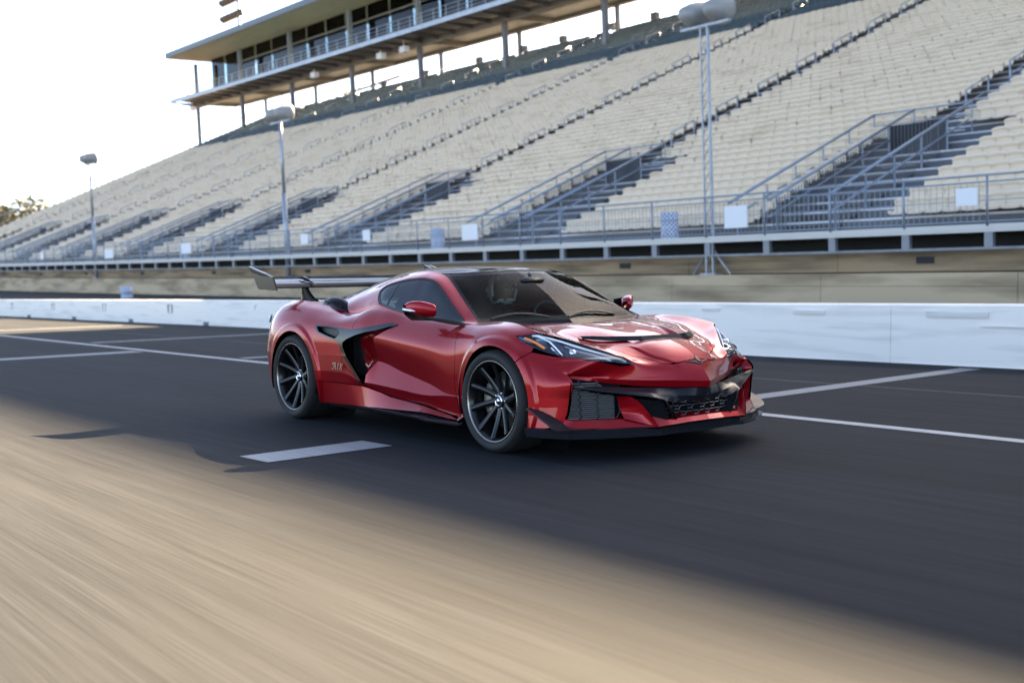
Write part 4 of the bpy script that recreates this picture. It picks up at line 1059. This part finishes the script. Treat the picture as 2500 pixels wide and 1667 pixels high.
# duct walls, mesh openings
def plate(name, pts, m, s=1, depth=.004):
    P = np.array(pts, float); P[:, 1] *= s; c = P.mean(0); V = [c]+[p for p in P]; n = len(P)
    mb = MB(); mb.add(V, [(0, 1+i, 1+(i+1) % n) for i in range(n)]); return mb.build(name, m, CAR)
for s in (1, -1):
    # outer radiator opening, set back
    plate('radiator', [(.56,.84,.515), (.56,.84,.25), (.70,.56,.245), (.74,.52,.30), (.72,.50,.47), (.66,.60,.50)], M['matte_black'], s)
    q0, q1 = np.array([.615, .835]), np.array([.775, .575])
    for i in range(18):
        z = .262+.0126*i; f = i/17
        zt = .48; a = q0-(.0)*f; b = q1-np.array([.0, 0])
        if z > .40: b = q1*(1-(z-.40)/.12)+q0*((z-.40)/.12)*.5+q1*((z-.40)/.12)*.5
        mb = MB(); mb.box((0, 0, -.0016), (1, 1, .0016))
        P = np.array([(a[0]-.03, a[1]), (b[0]-.03, b[1])])
        v = [(P[0][0], s*P[0][1], z), (P[1][0], s*P[1][1], z), (P[1][0]-.02, s*P[1][1]-s*.0, z+.002), (P[0][0]-.02, s*P[0][1], z+.002)]
        v += [(x, y, zz-.0038) for x, y, zz in v]
        mb = MB(); mb.add(v, [(0, 1, 2, 3), (7, 6, 5, 4), (0, 4, 5, 1), (1, 5, 6, 2)]); mb.build('grille_slat', M['rad'], CAR)
    for fr in (.30, .66):
        pts = []
        for j in range(13):
            z = .255+.02*j; w = fr+(.022 if j % 2 else -.022)-.035*(z-.25)/.25
            p = q0*(1-w)+q1*w; pts.append((p[0]-.026, s*p[1], z))
        mb = MB(); mb.tube(pts, .0065, 5); mb.build('grille_rib', M['black_plastic'], CAR)
    mb = MB(); mb.tube([(.772, s*.585, .26), (.782, s*.566, .30), (.776, s*.580, .41)], .004, 5); mb.build('grille_frame', M['black_plastic'], CAR)
    # inner duct beside the centre opening
    plate('duct_wall', [(.80,.56,.40), (.90,.40,.385), (.93,.33,.35), (.955,.31,.245), (.90,.41,.245), (.80,.52,.25)], M['matte_black'], s)
    plate('duct_wall', [(.945,.335,.365), (.962,.318,.30), (.965,.245,.243), (.90,.20,.243), (.86,.22,.30), (.88,.27,.345)], M['matte_black'], s)
    mb = MB(); mb.tube([(.905, s*.43, .388), (.945, s*.34, .366), (.958, s*.318, .33), (.968, s*.25, .245)], .006, 6); mb.build('duct_frame', M['carbon'], CAR)
plate('centre_duct', [(.86,-.40,.40), (.88,.0,.34), (.86,.40,.40), (.86,.40,.23), (.90,0,.235), (.86,-.40,.23)], M['matte_black'])
hexm = MB()
def hx(y, z): return (.945-.10*abs(y), y, z)
cw, ch = .105, .058
for r in range(3):
    for c in range(-3, 4):
        y = c*cw+(cw/2 if r % 2 else 0); z = .256+r*.040
        if abs(y) > .27: continue
        pts = [hx(y-cw*.34, z-.0), hx(y-cw*.18, z+.02), hx(y+cw*.18, z+.02), hx(y+cw*.34, z), hx(y+cw*.18, z-.02), hx(y-cw*.18, z-.02), hx(y-cw*.34, z)]
        h2 = MB(); h2.tube(pts, .0022, 4, cap=False); h2.tube([hx(y+cw*.34, z), hx(y+cw*.66, z)], .0022, 4); h2.build('mesh_cell', M['rad'], CAR)
# splitter: two steps of carbon
SP = [(.39,1.0), (.53,.985), (.69,.905), (.80,.76), (.885,.60), (.945,.44), (.968,.375), (.955,.30), (.965,.22), (.985,0)]
def splitter(out, z0, z1, name, inset):
    P = [(x-inset, y-(inset*.5 if y > .05 else 0)) for x, y in out]; back = [(.36, 0)]
    full = P+[(x, -y) for x, y in P[::-1][1:]]+[(.36, -.95), (.36, .95)]
    V, F = extrude_poly(full, 'z', z0, z1); mb = MB(); mb.add(V, F); return mb.build(name, M['carbon'], CAR)
splitter(SP, .150, .166, 'splitter', 0); splitter(SP, .167, .203, 'splitter_step', .022)
CO = [(.400,1.0,.329), (.459,1.0,.308), (.546,1.0,.270), (.602,.998,.247), (.637,.99,.219), (.660,.965,.206), (.715,.86,.205), (.772,.75,.206)]
CI = [(.42,.950,.326), (.49,.930,.305), (.555,.908,.275), (.600,.888,.248), (.628,.872,.225), (.650,.858,.212), (.700,.80,.206), (.765,.745,.206)]
for s in (1, -1):
    P = np.stack([poly3(CO, 30), poly3(CI, 30)], 1); P[..., 1] *= s
    Q = P+np.array([-.004, 0, -.009]); mb = MB(); ring = np.stack([P[:, 0], P[:, 1], Q[:, 1], Q[:, 0], P[:, 0]], 1); mb.grid(ring, smooth=False)
    mb.build('canard', M['black_plastic'], CAR)
    # side skirt blade
    O = [(-1.69,.965,.184), (-1.2,.985,.178), (-.80,1.0,.170), (-.76,1.0,.160), (-.33,1.0,.163), (-.30,.99,.18)]
    I = [(-1.69,.93,.186), (-1.2,.94,.190), (-.80,.95,.192), (-.76,.95,.185), (-.33,.955,.180), (-.30,.96,.185)]
    P = np.stack([poly3(O, 30), poly3(I, 30)], 1); P[..., 1] *= s
    Q = P+np.array([0, 0, -.012]); mb = MB(); mb.grid(np.stack([P[:, 0], P[:, 1], Q[:, 1], Q[:, 0], P[:, 0]], 1), smooth=False); mb.build('side_skirt', M['carbon'], CAR)

# hood lip, emblem, wipers
LP = [(.375,.52,.752), (.430,.465,.752), (.482,.40,.748), (.560,.26,.746), (.588,.18,.745), (.590,0,.745)]
LB = [(.395,.52,.735), (.450,.47,.728), (.505,.41,.722), (.580,.28,.716), (.606,.19,.714), (.608,0,.712)]
for s in (1, -1):
    a, b = poly3(LP, 40), poly3(LB, 40); P = np.stack([a+[-.03, 0, -.006], a, b, b+[-.03, 0, 0]], 1); P[..., 1] *= s
    mb = MB(); mb.grid(P, smooth=False, flip=s < 0); mb.build('hood_lip', M['carbon'], CAR)
def nose_z(x, y): d = (top_tm.V[:, 0]-x)**2+(top_tm.V[:, 1]-abs(y))**2; return float(top_tm.V[np.argmin(d), 2])
mb = MB()
def flat(pts2, h=.006):
    P = [(x, y, nose_z(x, y)+.001) for x, y in pts2]; n = len(P); V = P+[(x+.002, y, z+h) for x, y, z in P]
    mb.add(V, [tuple(range(n))[::-1], tuple(range(n, 2*n))]+[(i, (i+1) % n, n+(i+1) % n, n+i) for i in range(n)])
flat([(.942, 0), (.925, -.035), (.905, -.085), (.893, -.105), (.915, -.03)]); flat([(.942, 0), (.915, .03), (.893, .105), (.905, .085), (.925, .035)])
flat([(.930, 0), (.905, -.018), (.885, 0)]); flat([(.930, 0), (.885, 0), (.905, .018)])
mb.build('nose_emblem', M['black_plastic'], CAR)
for y0, y1 in ((-.62, -.15), (.0, .55)):
    mb = MB(); P = []
    for t in np.linspace(0, 1, 8):
        y = y0+(y1-y0)*t; x = np.interp(abs(y), CW[:, 1], CW[:, 0])-.05-.07*t*(1-t); P.append((x, y, .852+.03*math.sin(math.pi*t)))
    mb.tube(P, .007, 5); mb.tube([(x-.008, y, z+.008) for x, y, z in P], .004, 4); mb.build('wiper', M['black_plastic'], CAR)
mb = MB(); P = []
for k in range(24): P.append([(CW[k][0]+.03, CW[k][1], CW[k][2]-.012), (CW[k][0]-.06, CW[k][1], CW[k][2]-.02)])
t_ = grid_tm(np.array(P)); t_ = t_ if t_.N[:, 2].mean() > 0 else TM(t_.V, -t_.N, t_.T[:, ::-1]); whole('cowl_panel', t_, M['black_plastic'])

# ---- headlamp innards ------------------------------------------------
HU3 = [(0, .167,.887,.762), (.116, .272,.862,.779), (.185, .318,.828,.785), (.377, .425,.730,.752), (.605, .545,.612,.697), (.833, .672,.500,.636), (1, .784,.438,.588)]
HL3 = [(0, .167,.887,.762), (.0525, .225,.892,.733), (.1575, .330,.875,.694), (.285, .442,.845,.662), (.40, .528,.800,.640), (.605, .645,.700,.618), (.879, .758,.530,.597), (1, .784,.438,.588)]
HU3, HL3 = np.array(HU3), np.array(HL3)
def lamp(s_, t, d):
    u = np.array([np.interp(s_, HU3[:, 0], HU3[:, i]) for i in (1, 2, 3)]); l = np.array([np.interp(s_, HL3[:, 0], HL3[:, i]) for i in (1, 2, 3)])
    n = np.array([-.45, -.55, -.62]); b = .010*math.sin(math.pi*t)
    return u*(1-t)+l*t+n*(d-b)
for s in (1, -1):
    fl = np.array([1, s, 1])
    P = np.array([[lamp(a, t, .004+.050*math.sin(math.pi*min(max(t, .0), 1))**.6*(1-a**6)*min(1, a*8+.1)) for t in np.linspace(0, 1, 12)] for a in np.linspace(.0, 1, 40)])*fl
    mb = MB(); mb.grid(P, flip=s < 0); hb = mb.build('headlight', M['lamp_blue'], CAR)
    def bar(keys, r, m, name, d=.014):
        k = np.array(keys); n = 24; q = np.linspace(0, 1, n); kk = np.linspace(0, 1, len(k))
        P = [lamp(np.interp(w, kk, k[:, 0]), np.interp(w, kk, k[:, 1]), d)*fl for w in q]
        mb = MB(); mb.tube(P, r, 6); mb.build(name, m, hb)
    bar([(.16, .12), (.30, .14), (.45, .20), (.605, .24), (.80, .24), (.93, .30)], .0065, M['lamp_bar'], 'light_guide')
    bar([(.14, .10), (.285, .34), (.34, .62), (.395, .92)], .0055, M['lamp_bar'], 'light_guide')
    bar([(.30, .62), (.36, .9)], .006, M['lamp_silver'], 'reflector_strip', .02)
    bar([(.08, .42), (.17, .62), (.25, .80)], .0095, M['amber'], 'side_marker')
    bar([(.13, .5), (.22, .64)], .006, M['amber'], 'side_marker', .022)
    bar([(.66, .55), (.72, .62), (.80, .72)], .006, M['lamp_silver'], 'reflector_strip', .02)
    bar([(.40, .30), (.52, .42), (.66, .42)], .007, M['lamp_silver'], 'reflector_strip', .035)
    c = lamp(.475, .62, .030)*fl; mb = MB()
    mb.lathe([(0, .026), (.012, .024), (.022, .014), (.026, 0), (.03, -.01)], 20, 'z', (0, 0, 0)); o = mb.build('projector', M['lamp_silver'], hb)
    o.location = c; o.rotation_euler = Vector((.75, .35*s, .15)).to_track_quat('Z', 'Y').to_euler()

# ---- mirrors ----------------------------------------------------------
for s in (1, -1):
    # shell lofted from outboard end to inboard end (x, z centre / half sizes)
    SEC = [(1.085, -.822, .952, .016, .018), (1.06, -.790, .948, .040, .040), (1.03, -.765, .940, .052, .050), (1.0, -.745, .932, .058, .053), (.965, -.722, .922, .060, .050), (.94, -.705, .914, .056, .044), (.925, -.70, .908, .03, .028)]
    P = []
    for y, x, z, hx_, hz_ in SEC:
        ring = []
        for a in np.linspace(0, 2*math.pi, 21):
            ca, sa = math.cos(a), math.sin(a)
            ring.append((x+hx_*np.sign(ca)*abs(ca)**.62, s*y, z+hz_*np.sign(sa)*abs(sa)**.62+.10*(x+.76)))
        P.append(ring)
    K = np.array(P); nK = []
    for i in range(21): nK.append(herm(np.linspace(0, 6, 25), np.arange(7), K[:, i]))
    mb = MB(); mb.grid(np.stack(nK, 1), flip=s > 0); mo = mb.build('door_mirror', M['red'], CAR)
    mb = MB(); mb.lathe([(0, 0), (.9, 0)], 20, 'x', (0, 0, 0)); 
    mb = MB(); mb.add([(-.86, s*1.075, .97), (-.84, s*.93, .955), (-.835, s*.93, .885), (-.855, s*1.07, .895)], [(0, 1, 2, 3)]); mb.build('mirror_glass', M['roof_black'], mo)
    P = [[(-.85, s*1.085, .930), (-.765, s*1.075, .918), (-.765, s*1.05, .895), (-.85, s*1.07, .895)], [(-.86, s*1.07, .915), (-.745, s*1.04, .90), (-.745, s*1.02, .872), (-.86, s*1.04, .875)],
         [(-.87, s*1.02, .890), (-.735, s*.99, .880), (-.735, s*.975, .852), (-.87, s*1.0, .852)], [(-.70, s*.93, .868), (-.66, s*.925, .868), (-.66, s*.92, .85), (-.70, s*.93, .848)],
         [(-.55, s*.865, .845), (-.50, s*.86, .843), (-.50, s*.855, .822), (-.55, s*.86, .820)], [(-.50, s*.845, .838), (-.455, s*.84, .836), (-.455, s*.838, .82), (-.50, s*.84, .818)]]
    P = [r+[r[0]] for r in P]; mb = MB(); mb.grid(np.array(P), smooth=False, flip=s > 0); mb.build('mirror_arm', M['black_plastic'], mo)
    mb = MB(); mb.tube([(-.835, s*1.088, .930), (-.775, s*1.075, .925), (-.745, s*1.035, .915)], .014, 6); mb.build('mirror_lamp', M['chrome'], mo)

# ---- rear wing ---------------------------------------------------------
WN = []
for t in np.linspace(-1, 1, 41):
    y = .95*t; dz = -.0*(abs(t)); w = 1-.0*abs(t); sweep = -.13+.13*abs(t)**1.5      # centre sits further back
    top = [(-3.03, 1.098), (-3.05, 1.118), (-3.10, 1.135), (-3.20, 1.150), (-3.32, 1.170), (-3.43, 1.198)]
    bot = [(-3.43, 1.192), (-3.32, 1.155), (-3.20, 1.125), (-3.10, 1.100), (-3.045, 1.090), (-3.03, 1.098)]
    sc_ = 1.0
    WN.append([(x+sweep, y, z) for x, z in top+bot])
mb = MB(); mb.grid(np.array(WN)); wing = mb.build('rear_wing', M['roof_black'], CAR)
for s in (1, -1):
    EP = [(-3.015, 1.072), (-3.082, 1.190), (-3.20, 1.222), (-3.40, 1.262), (-3.530, 1.292), (-3.455, 1.205), (-3.370, 1.094), (-3.34, 1.086)]
    V, F = extrude_poly(EP, 'y', *sorted((s*.950, s*.966))); mb = MB(); mb.add(V, F); mb.build('endplate', M['carbon'], wing)
    FL = [(-3.08, 1.190), (-3.20, 1.222), (-3.40, 1.262), (-3.53, 1.292), (-3.44, 1.235), (-3.25, 1.200)]
    V, F = extrude_poly(FL, 'y', *sorted((s*.966, s*.985))); mb = MB(); mb.add(V, F); mb.build('endplate_lip', M['roof_black'], wing)
    P = []
    for t in np.linspace(0, 1, 14):
        z = .965+(1.105-.965)*t; xc = -3.17-.10*t**.7; w = .125*(1-t)**2+.062
        P.append([(xc+w*math.cos(a), s*(.56)+.016*math.sin(a), z) for a in np.linspace(0, 2*math.pi, 15)])
    mb = MB(); mb.grid(np.array(P)); mb.build('wing_strut', M['roof_black'], wing)
    mb = MB(); V, F = extrude_poly([(-3.07, 1.118), (-3.22, 1.178), (-3.30, 1.195), (-3.38, 1.18), (-3.20, 1.145)], 'y', *sorted((s*.55, s*.562))); mb.add(V, F); mb.build('wing_fence', M['carbon'], wing)

# ---- wheels -------------------------------------------------------------
def wheel(cx, s, R, rr, yo, wd):
    w = empty('wheel'); w.parent = CAR; w.location = (cx, s*yo, R)
    hw = wd
    # y measured inwards from the outer rim lip, then flipped to the side
    T_ = [(rr-.004, .004), (rr+.006, -.006), (rr+.020, -.016), (rr+.040, -.019), (R-.020, -.010), (R-.008, .006), (R-.001, .030), (R, hw*.5), (R-.001, hw-.03), (R-.008, hw-.006), (rr+.03, hw+.01), (rr-.004, hw)]
    mb = MB(); mb.lathe([(a, -s*b) for a, b in T_], 72, 'y'); ty = mb.build('tyre', M['rubber'], w)
    mb = MB()
    for k in range(4):
        yy = .05+(hw-.1)*k/3; mb.lathe([(R+.0005, -s*(yy-.004)), (R-.004, -s*yy), (R+.0005, -s*(yy+.004))], 60, 'y')
    mb.build('tread_groove', M['matte_black'], ty)
    mb = MB(); mb.lathe([(rr+.002, -s*.004), (rr+.001, s*.006), (rr-.006, s*.006), (rr-.010, -s*.002)], 72, 'y'); mb.build('rim_edge', M['rim_edge'], w)
    mb = MB(); mb.lathe([(rr-.010, -s*.002), (rr-.020, -s*.010), (rr-.030, -s*.03), (rr-.034, -s*.09), (rr-.05, -s*hw*.8)], 72, 'y'); mb.build('rim_barrel', M['rim'], w)
    for k in range(10):
        a = 2*math.pi*k/10+.17; P = []
        for t in np.linspace(0, 1, 9):
            r = .045+(rr-.026-.045)*t; y = .075-.035*t-.03*t*t+.0; hw2 = (.026-.016*t+.013*t*t); th = .018
            ca, sa = math.cos(a+.10*t), math.sin(a+.10*t); c = np.array([r*ca, 0, r*sa]); n = np.array([-sa, 0, ca])
            P.append([c-n*hw2+[0, -s*y, 0], c-n*hw2*.5+[0, -s*(y-.010), 0], c+n*hw2*.5+[0, -s*(y-.010), 0], c+n*hw2+[0, -s*y, 0], c+n*hw2*.7+[0, -s*(y+th), 0], c-n*hw2*.7+[0, -s*(y+th), 0], c-n*hw2+[0, -s*y, 0]])
        mb = MB(); mb.grid(np.array(P), flip=s < 0); mb.build('spoke', M['rim'], w)
    mb = MB(); mb.lathe([(0, -s*.050), (.020, -s*.050), (.026, -s*.056), (.034, -s*.060), (.052, -s*.064), (.075, -s*.078), (.078, -s*.11)], 32, 'y'); hb = mb.build('hub', M['rim'], w)
    mb = MB(); mb.lathe([(.029, -s*.054), (.033, -s*.048), (.037, -s*.056)], 32, 'y'); mb.build('hub_ring', M['chrome'], hb)
    mb = MB(); mb.lathe([(0, -s*.044), (.010, -s*.045), (.016, -s*.049)], 20, 'y'); mb.build('centre_cap', M['chrome'], hb)
    for k in range(5):
        a = 2*math.pi*k/5; mb = MB(); mb.lathe([(0, -s*.060), (.007, -s*.061), (.008, -s*.072)], 8, 'y', (.052*math.cos(a), 0, .052*math.sin(a))); mb.build('lug_nut', M['chrome'], hb)
    mb = MB(); mb.lathe([(.075, -s*.125), (.19, -s*.125), (.192, -s*.128), (.192, -s*.152), (.19, -s*.155), (.075, -s*.155)], 48, 'y'); mb.build('brake_disc', M['disc'], w)
    P = []
    a0 = math.pi if cx > -1 else 0.1
    for t in np.linspace(-.62, .62, 16):
        a = a0+t; ring = []
        e = 1-.25*abs(t/.62)**4
        for r, y in ((.135, .098), (.150, .090), (.190, .088), (.212*e+.02*(1-e), .096), (.215*e+.02*(1-e), .17), (.13, .17), (.135, .098)): ring.append((r*math.cos(a), -s*y, r*math.sin(a)))
        P.append(ring)
    mb = MB(); mb.grid(np.array(P), flip=(s > 0)); mb.build('brake_caliper', M['caliper'], w)
    # dark wheel housing on the body
    mb = MB(); A = np.linspace(-.35, math.pi+.35, 30); P = []
    RR = R+.045 if cx > -1 else R+.05
    for a in A: P.append([(cx+RR*math.cos(a), s*(yo-.005), R+.02+RR*math.sin(a)), (cx+RR*math.cos(a), s*(yo-.42), R+.02+RR*math.sin(a))])
    mb.grid(np.array(P)); mb.build('wheel_housing', M['matte_black'], CAR)
    mb = MB(); mb.lathe([(0, 0), (RR+.03, 0)], 30, 'y', (cx, s*(yo-.41), R)); mb.build('wheel_housing', M['matte_black'], CAR)
for s in (1, -1):
    wheel(0, s, .337, .267, .962, .262); wheel(-2.722, s, .353, .2805, .985, .33)
# floor and closing panels
mb = MB(); mb.box((-3.1, -.80, .13), (.58, .80, .16)); mb.build('underbody', M['matte_black'], CAR)
mb = MB(); mb.box((-2.26, -.90, .14), (-.42, .90, .17)); mb.build('underbody', M['matte_black'], CAR)
mb = MB(); mb.box((-3.35, -.74, .20), (-3.28, .74, .86)); mb.build('rear_bumper', M['red'], CAR)
mb = MB(); mb.box((.36, -.62, .17), (.56, .62, .42)); mb.build('crash_beam', M['matte_black'], CAR)
mb = MB(); mb.box((-2.30, -.62, .2), (-1.95, .62, .90)); mb.build('engine_bulkhead', M['interior'], CAR)
for s in (1, -1):      # rear lamp just seen at the tail corner
    mb = MB(); P = [[(-3.235, s*.905, .872), (-3.20, s*.915, .845), (-3.205, s*.93, .80)], [(-3.262, s*.90, .855), (-3.25, s*.915, .840), (-3.245, s*.93, .795)]]
    mb.grid(np.array(P)); mb.build('tail_light', M['roof_black'], CAR)
    mb = MB(); mb.grid(np.array([[(-3.255, s*.925, .862), (-3.20, s*.935, .848)], [(-3.25, s*.94, .845), (-3.20, s*.952, .835)]])); mb.build('tail_light', M['chrome'], CAR)
# badge behind the intake, wing-side lettering
for s, rz in ((-1, 0), (1, math.pi)):
    cu = bpy.data.curves.new('badge', 'FONT'); cu.body = 'ZR1X'; cu.size = .08; cu.extrude = .0018; cu.shear = .4; cu.space_character = 1.15; cu.align_x = 'CENTER'
    o = bpy.data.objects.new('badge_text', cu); COL.objects.link(o); bpy.context.view_layer.update()
    me = bpy.data.meshes.new_from_object(o.evaluated_get(bpy.context.evaluated_depsgraph_get())); bpy.data.objects.remove(o)
    o = bpy.data.objects.new('badge', me); COL.objects.link(o); o.parent = CAR; me.materials.clear(); me.materials.append(M['chrome'])
    o.location = (-1.99, s*(y_side(-1.99, .462)+.006), .448); o.rotation_euler = (math.radians(90), 0, rz+math.radians(-4*s*-1))

# ---- cabin and driver ----------------------------------------------------
mb = MB(); mb.box((-1.95, -.76, .18), (-.42, .76, .30)); mb.build('cabin_floor', M['interior'], CAR)
P = []
for y in np.linspace(-.74, .74, 21):
    c = 1-.15*(y/.74)**2; P.append([(-.40, y, .78), (-.55, y, .812*c+.12), (-.74, y, .80*c+.13+(.03 if .15 < y < .6 else 0)), (-.86, y, .74), (-.88, y, .55)])
P = np.array(P); P[:, 1, 2] = .800; P[:, 2, 2] = np.minimum(P[:, 2, 2], .85); mb = MB(); mb.grid(P, flip=True); mb.build('dashboard', M['dash'], CAR)
for s in (1, -1):
    mb = MB(); mb.box((-1.9, min(s*.74, s*.80), .3), (-.45, max(s*.74, s*.80), .80)); mb.build('door_card', M['interior'], CAR)
    # bucket seat
    P = []
    for z, x, w, d in ((.42, -1.36, .26, .10), (.5, -1.50, .27, .1), (.62, -1.57, .25, .09), (.80, -1.66, .25, .08), (.95, -1.72, .22, .07), (1.02, -1.75, .14, .06), (1.10, -1.77, .11, .045), (1.13, -1.78, .05, .02)):
        P.append([(x+d*math.cos(a), s*.37+w*math.sin(a), z) for a in np.linspace(0, 2*math.pi, 17)])
    mb = MB(); mb.grid(np.array(P)); mb.build('bucket_seat', M['interior'], CAR)
mb = MB(); a = np.linspace(0, 2*math.pi, 33); tl = math.radians(28)
RING = [(-.95-.175*math.sin(q)*math.sin(tl), .37+.175*math.cos(q), .80+.165*math.sin(q)*math.cos(tl)) for q in a]
mb.tube(RING, .015, 8, cap=False); sw = mb.build('steering_wheel', M['black_plastic'], CAR)
mb = MB()
for q in (0, math.pi, -math.pi/2): mb.tube([(-.92, .37, .79), (-.95-.175*math.sin(q)*math.sin(tl), .37+.175*math.cos(q), .80+.165*math.sin(q)*math.cos(tl))], .012, 5)
mb.tube([(-.92, .37, .79), (-.8, .37, .74)], .04, 8); mb.build('spoke', M['black_plastic'], sw)
mb = MB()
ring = [(-.75+.0*math.cos(q), .02+.11*math.cos(q), 1.118+.028*math.sin(q)) for q in np.linspace(0, 2*math.pi, 21)]
c_ = np.mean(ring, 0); mb.grid(np.array([[tuple(c_+[.02, 0, 0])]*21, ring, [(x-.02, y, z) for x, y, z in ring]])); mb.tube([(-.77, .02, 1.13), (-.80, .02, 1.17)], .012, 5); mb.build('rear_view_mirror', M['black_plastic'], CAR)

# driver
DR = empty('person', mw=CAR.matrix_world @ Matrix.Translation((-1.45, .37, .36)))
tag(DR, 'driver in a white and black patterned helmet behind the wheel', 'person')
def skin(name, J, E, m, parent, lv=2):
    me = bpy.data.meshes.new(name); me.from_pydata([p[:3] for p in J], E, []); o = bpy.data.objects.new(name, me); COL.objects.link(o); o.parent = parent
    md = o.modifiers.new('skin', 'SKIN'); md.use_smooth_shade = True
    for i, p in enumerate(J): me.skin_vertices[0].data[i].radius = (p[3], p[4] if len(p) > 4 else p[3])
    me.skin_vertices[0].data[0].use_root = True
    sb = o.modifiers.new('sub', 'SUBSURF'); sb.levels = lv; sb.render_levels = lv; me.materials.append(m); return o
M['suit'] = mat('dark racing suit', (.02, .022, .026), .8); M['skin'] = mat('skin', (.42, .27, .20), .5); M['glove'] = mat('dark gloves', (.03, .03, .032), .7)
# local: origin at the seat, x forward
J = [(0, 0, .0, .15, .13), (-.06, 0, .16, .15, .12), (-.12, 0, .33, .17, .12), (-.15, 0, .45, .13, .09), (-.15, 0, .53, .055), (-.14, 0, .60, .05),
     (-.13, .17, .43, .065), (.06, .24, .27, .05), (.30, .19, .37, .038), (.46, .165, .45, .028),
     (-.13, -.17, .43, .065), (.06, -.24, .27, .05), (.30, -.19, .37, .038), (.46, -.165, .45, .028),
     (.10, .10, .0, .10), (.42, .13, .12, .075), (.72, .12, -.08, .055), (.10, -.10, .0, .10), (.42, -.13, .12, .075), (.72, -.12, -.08, .055)]
E = [(0, 1), (1, 2), (2, 3), (3, 4), (4, 5), (3, 6), (6, 7), (7, 8), (8, 9), (3, 10), (10, 11), (11, 12), (12, 13), (0, 14), (14, 15), (15, 16), (0, 17), (17, 18), (18, 19)]
skin('body', J, E, M['suit'], DR)
for s in (1, -1):
    J = [(.45, s*.165, .45, .024, .02), (.49, s*.17, .465, .034, .018)]; E = [(0, 1)]
    for k in range(4):
        z = .435+.02*k; b = len(J); L_ = (.030, .034, .032, .026)[k]
        J += [(.515, s*.178, z+.01, .0095), (.515+L_*.7, s*.195, z+.012, .009), (.512, s*.205, z+.010, .008)]; E += [(1, b), (b, b+1), (b+1, b+2)]
    b = len(J); J += [(.488, s*.150, .482, .011), (.508, s*.152, .500, .009)]; E += [(1, b), (b, b+1)]
    skin('hand', J, E, M['glove'], DR, 1)
# head and open faced helmet
hc = np.array([-.13, 0, .685])
def ell(c, r, n=28, k=18): 
    return [[(c[0]+r[0]*math.sin(p)*math.cos(a), c[1]+r[1]*math.sin(p)*math.sin(a), c[2]+r[2]*math.cos(p)) for a in np.linspace(0, 2*math.pi, n)] for p in np.linspace(0, math.pi, k)]
P = np.array(ell(hc+[.012, 0, -.01], (.098, .076, .118)))
for row in P:
    for v in row:
        dx, dy, dz = v-hc
        if dx > .05: v[0] += .024*math.exp(-((dy/.014)**2+((dz+.012)/.022)**2))-.012*math.exp(-(((abs(dy)-.032)/.014)**2+((dz-.012)/.012)**2))+.008*math.exp(-((dy/.026)**2+((dz+.052)/.010)**2))
mb = MB(); mb.grid(P); mb.build('head', M['skin'], DR)
for s in (1, -1):
    mb = MB(); mb.grid(np.array(ell(hc+[.092, s*.031, .002], (.011, .013, .009), 12, 8))); mb.build('eye', M['sign'], DR)
    mb = MB(); mb.tube([(hc[0]+.108, s*.018, hc[2]+.020), (hc[0]+.100, s*.046, hc[2]+.020)], .004, 5); mb.build('eyebrow', M['suit'], DR)
mb = MB(); mb.tube([(hc[0]+.105, -.022, hc[2]-.055), (hc[0]+.110, 0, hc[2]-.056), (hc[0]+.105, .022, hc[2]-.055)], .004, 5); mb.build('mouth', mat('lips', (.35, .13, .11), .5), DR)
def helm():
    m = bpy.data.materials.new('white helmet with black pattern'); m.use_nodes = True
    t = m.node_tree; b = t.nodes['Principled BSDF']; tc = t.nodes.new('ShaderNodeTexCoord'); n = t.nodes.new('ShaderNodeTexNoise'); n.inputs['Scale'].default_value = 13; n.inputs['Detail'].default_value = 2
    r = t.nodes.new('ShaderNodeValToRGB'); r.color_ramp.interpolation = 'CONSTANT'; r.color_ramp.elements[0].color = (.02, .02, .022, 1); r.color_ramp.elements[1].position = .50; r.color_ramp.elements[1].color = (.75, .75, .73, 1)
    t.links.new(tc.outputs['Object'], n.inputs[0]); t.links.new(n.outputs[0], r.inputs[0]); t.links.new(r.outputs[0], b.inputs['Base Color']); b.inputs['Roughness'].default_value = .15; b.inputs['Coat Weight'].default_value = 1
    return m
P = np.array(ell(hc+[-.012, 0, .012], (.142, .124, .152), 36, 26)); mb = MB()
c0_ = hc+[-.012, 0, .012]; V = P.reshape(-1, 3); F = []
for i in range(25):
    for j in range(35):
        q = [i*36+j, i*36+j+1, (i+1)*36+j+1, (i+1)*36+j]; c = V[q].mean(0)-c0_
        if c[0] > .045 and -.075 < c[2] < .058: continue
        if c[2] < -.125: continue
        F.append(tuple(q))
mb.add(V, F, 0, True); hm = mb.build('helmet', helm(), DR); sd_ = hm.modifiers.new('shell', 'SOLIDIFY'); sd_.thickness = .012; sd_.offset = -1
mb = MB(); mb.tube([(c0_[0]+.105, -.09, c0_[2]+.07), (c0_[0]+.165, -.05, c0_[2]+.085), (c0_[0]+.175, 0, c0_[2]+.09), (c0_[0]+.165, .05, c0_[2]+.085), (c0_[0]+.105, .09, c0_[2]+.07)], .010, 6); mb.build('helmet_peak', M['black_plastic'], DR)
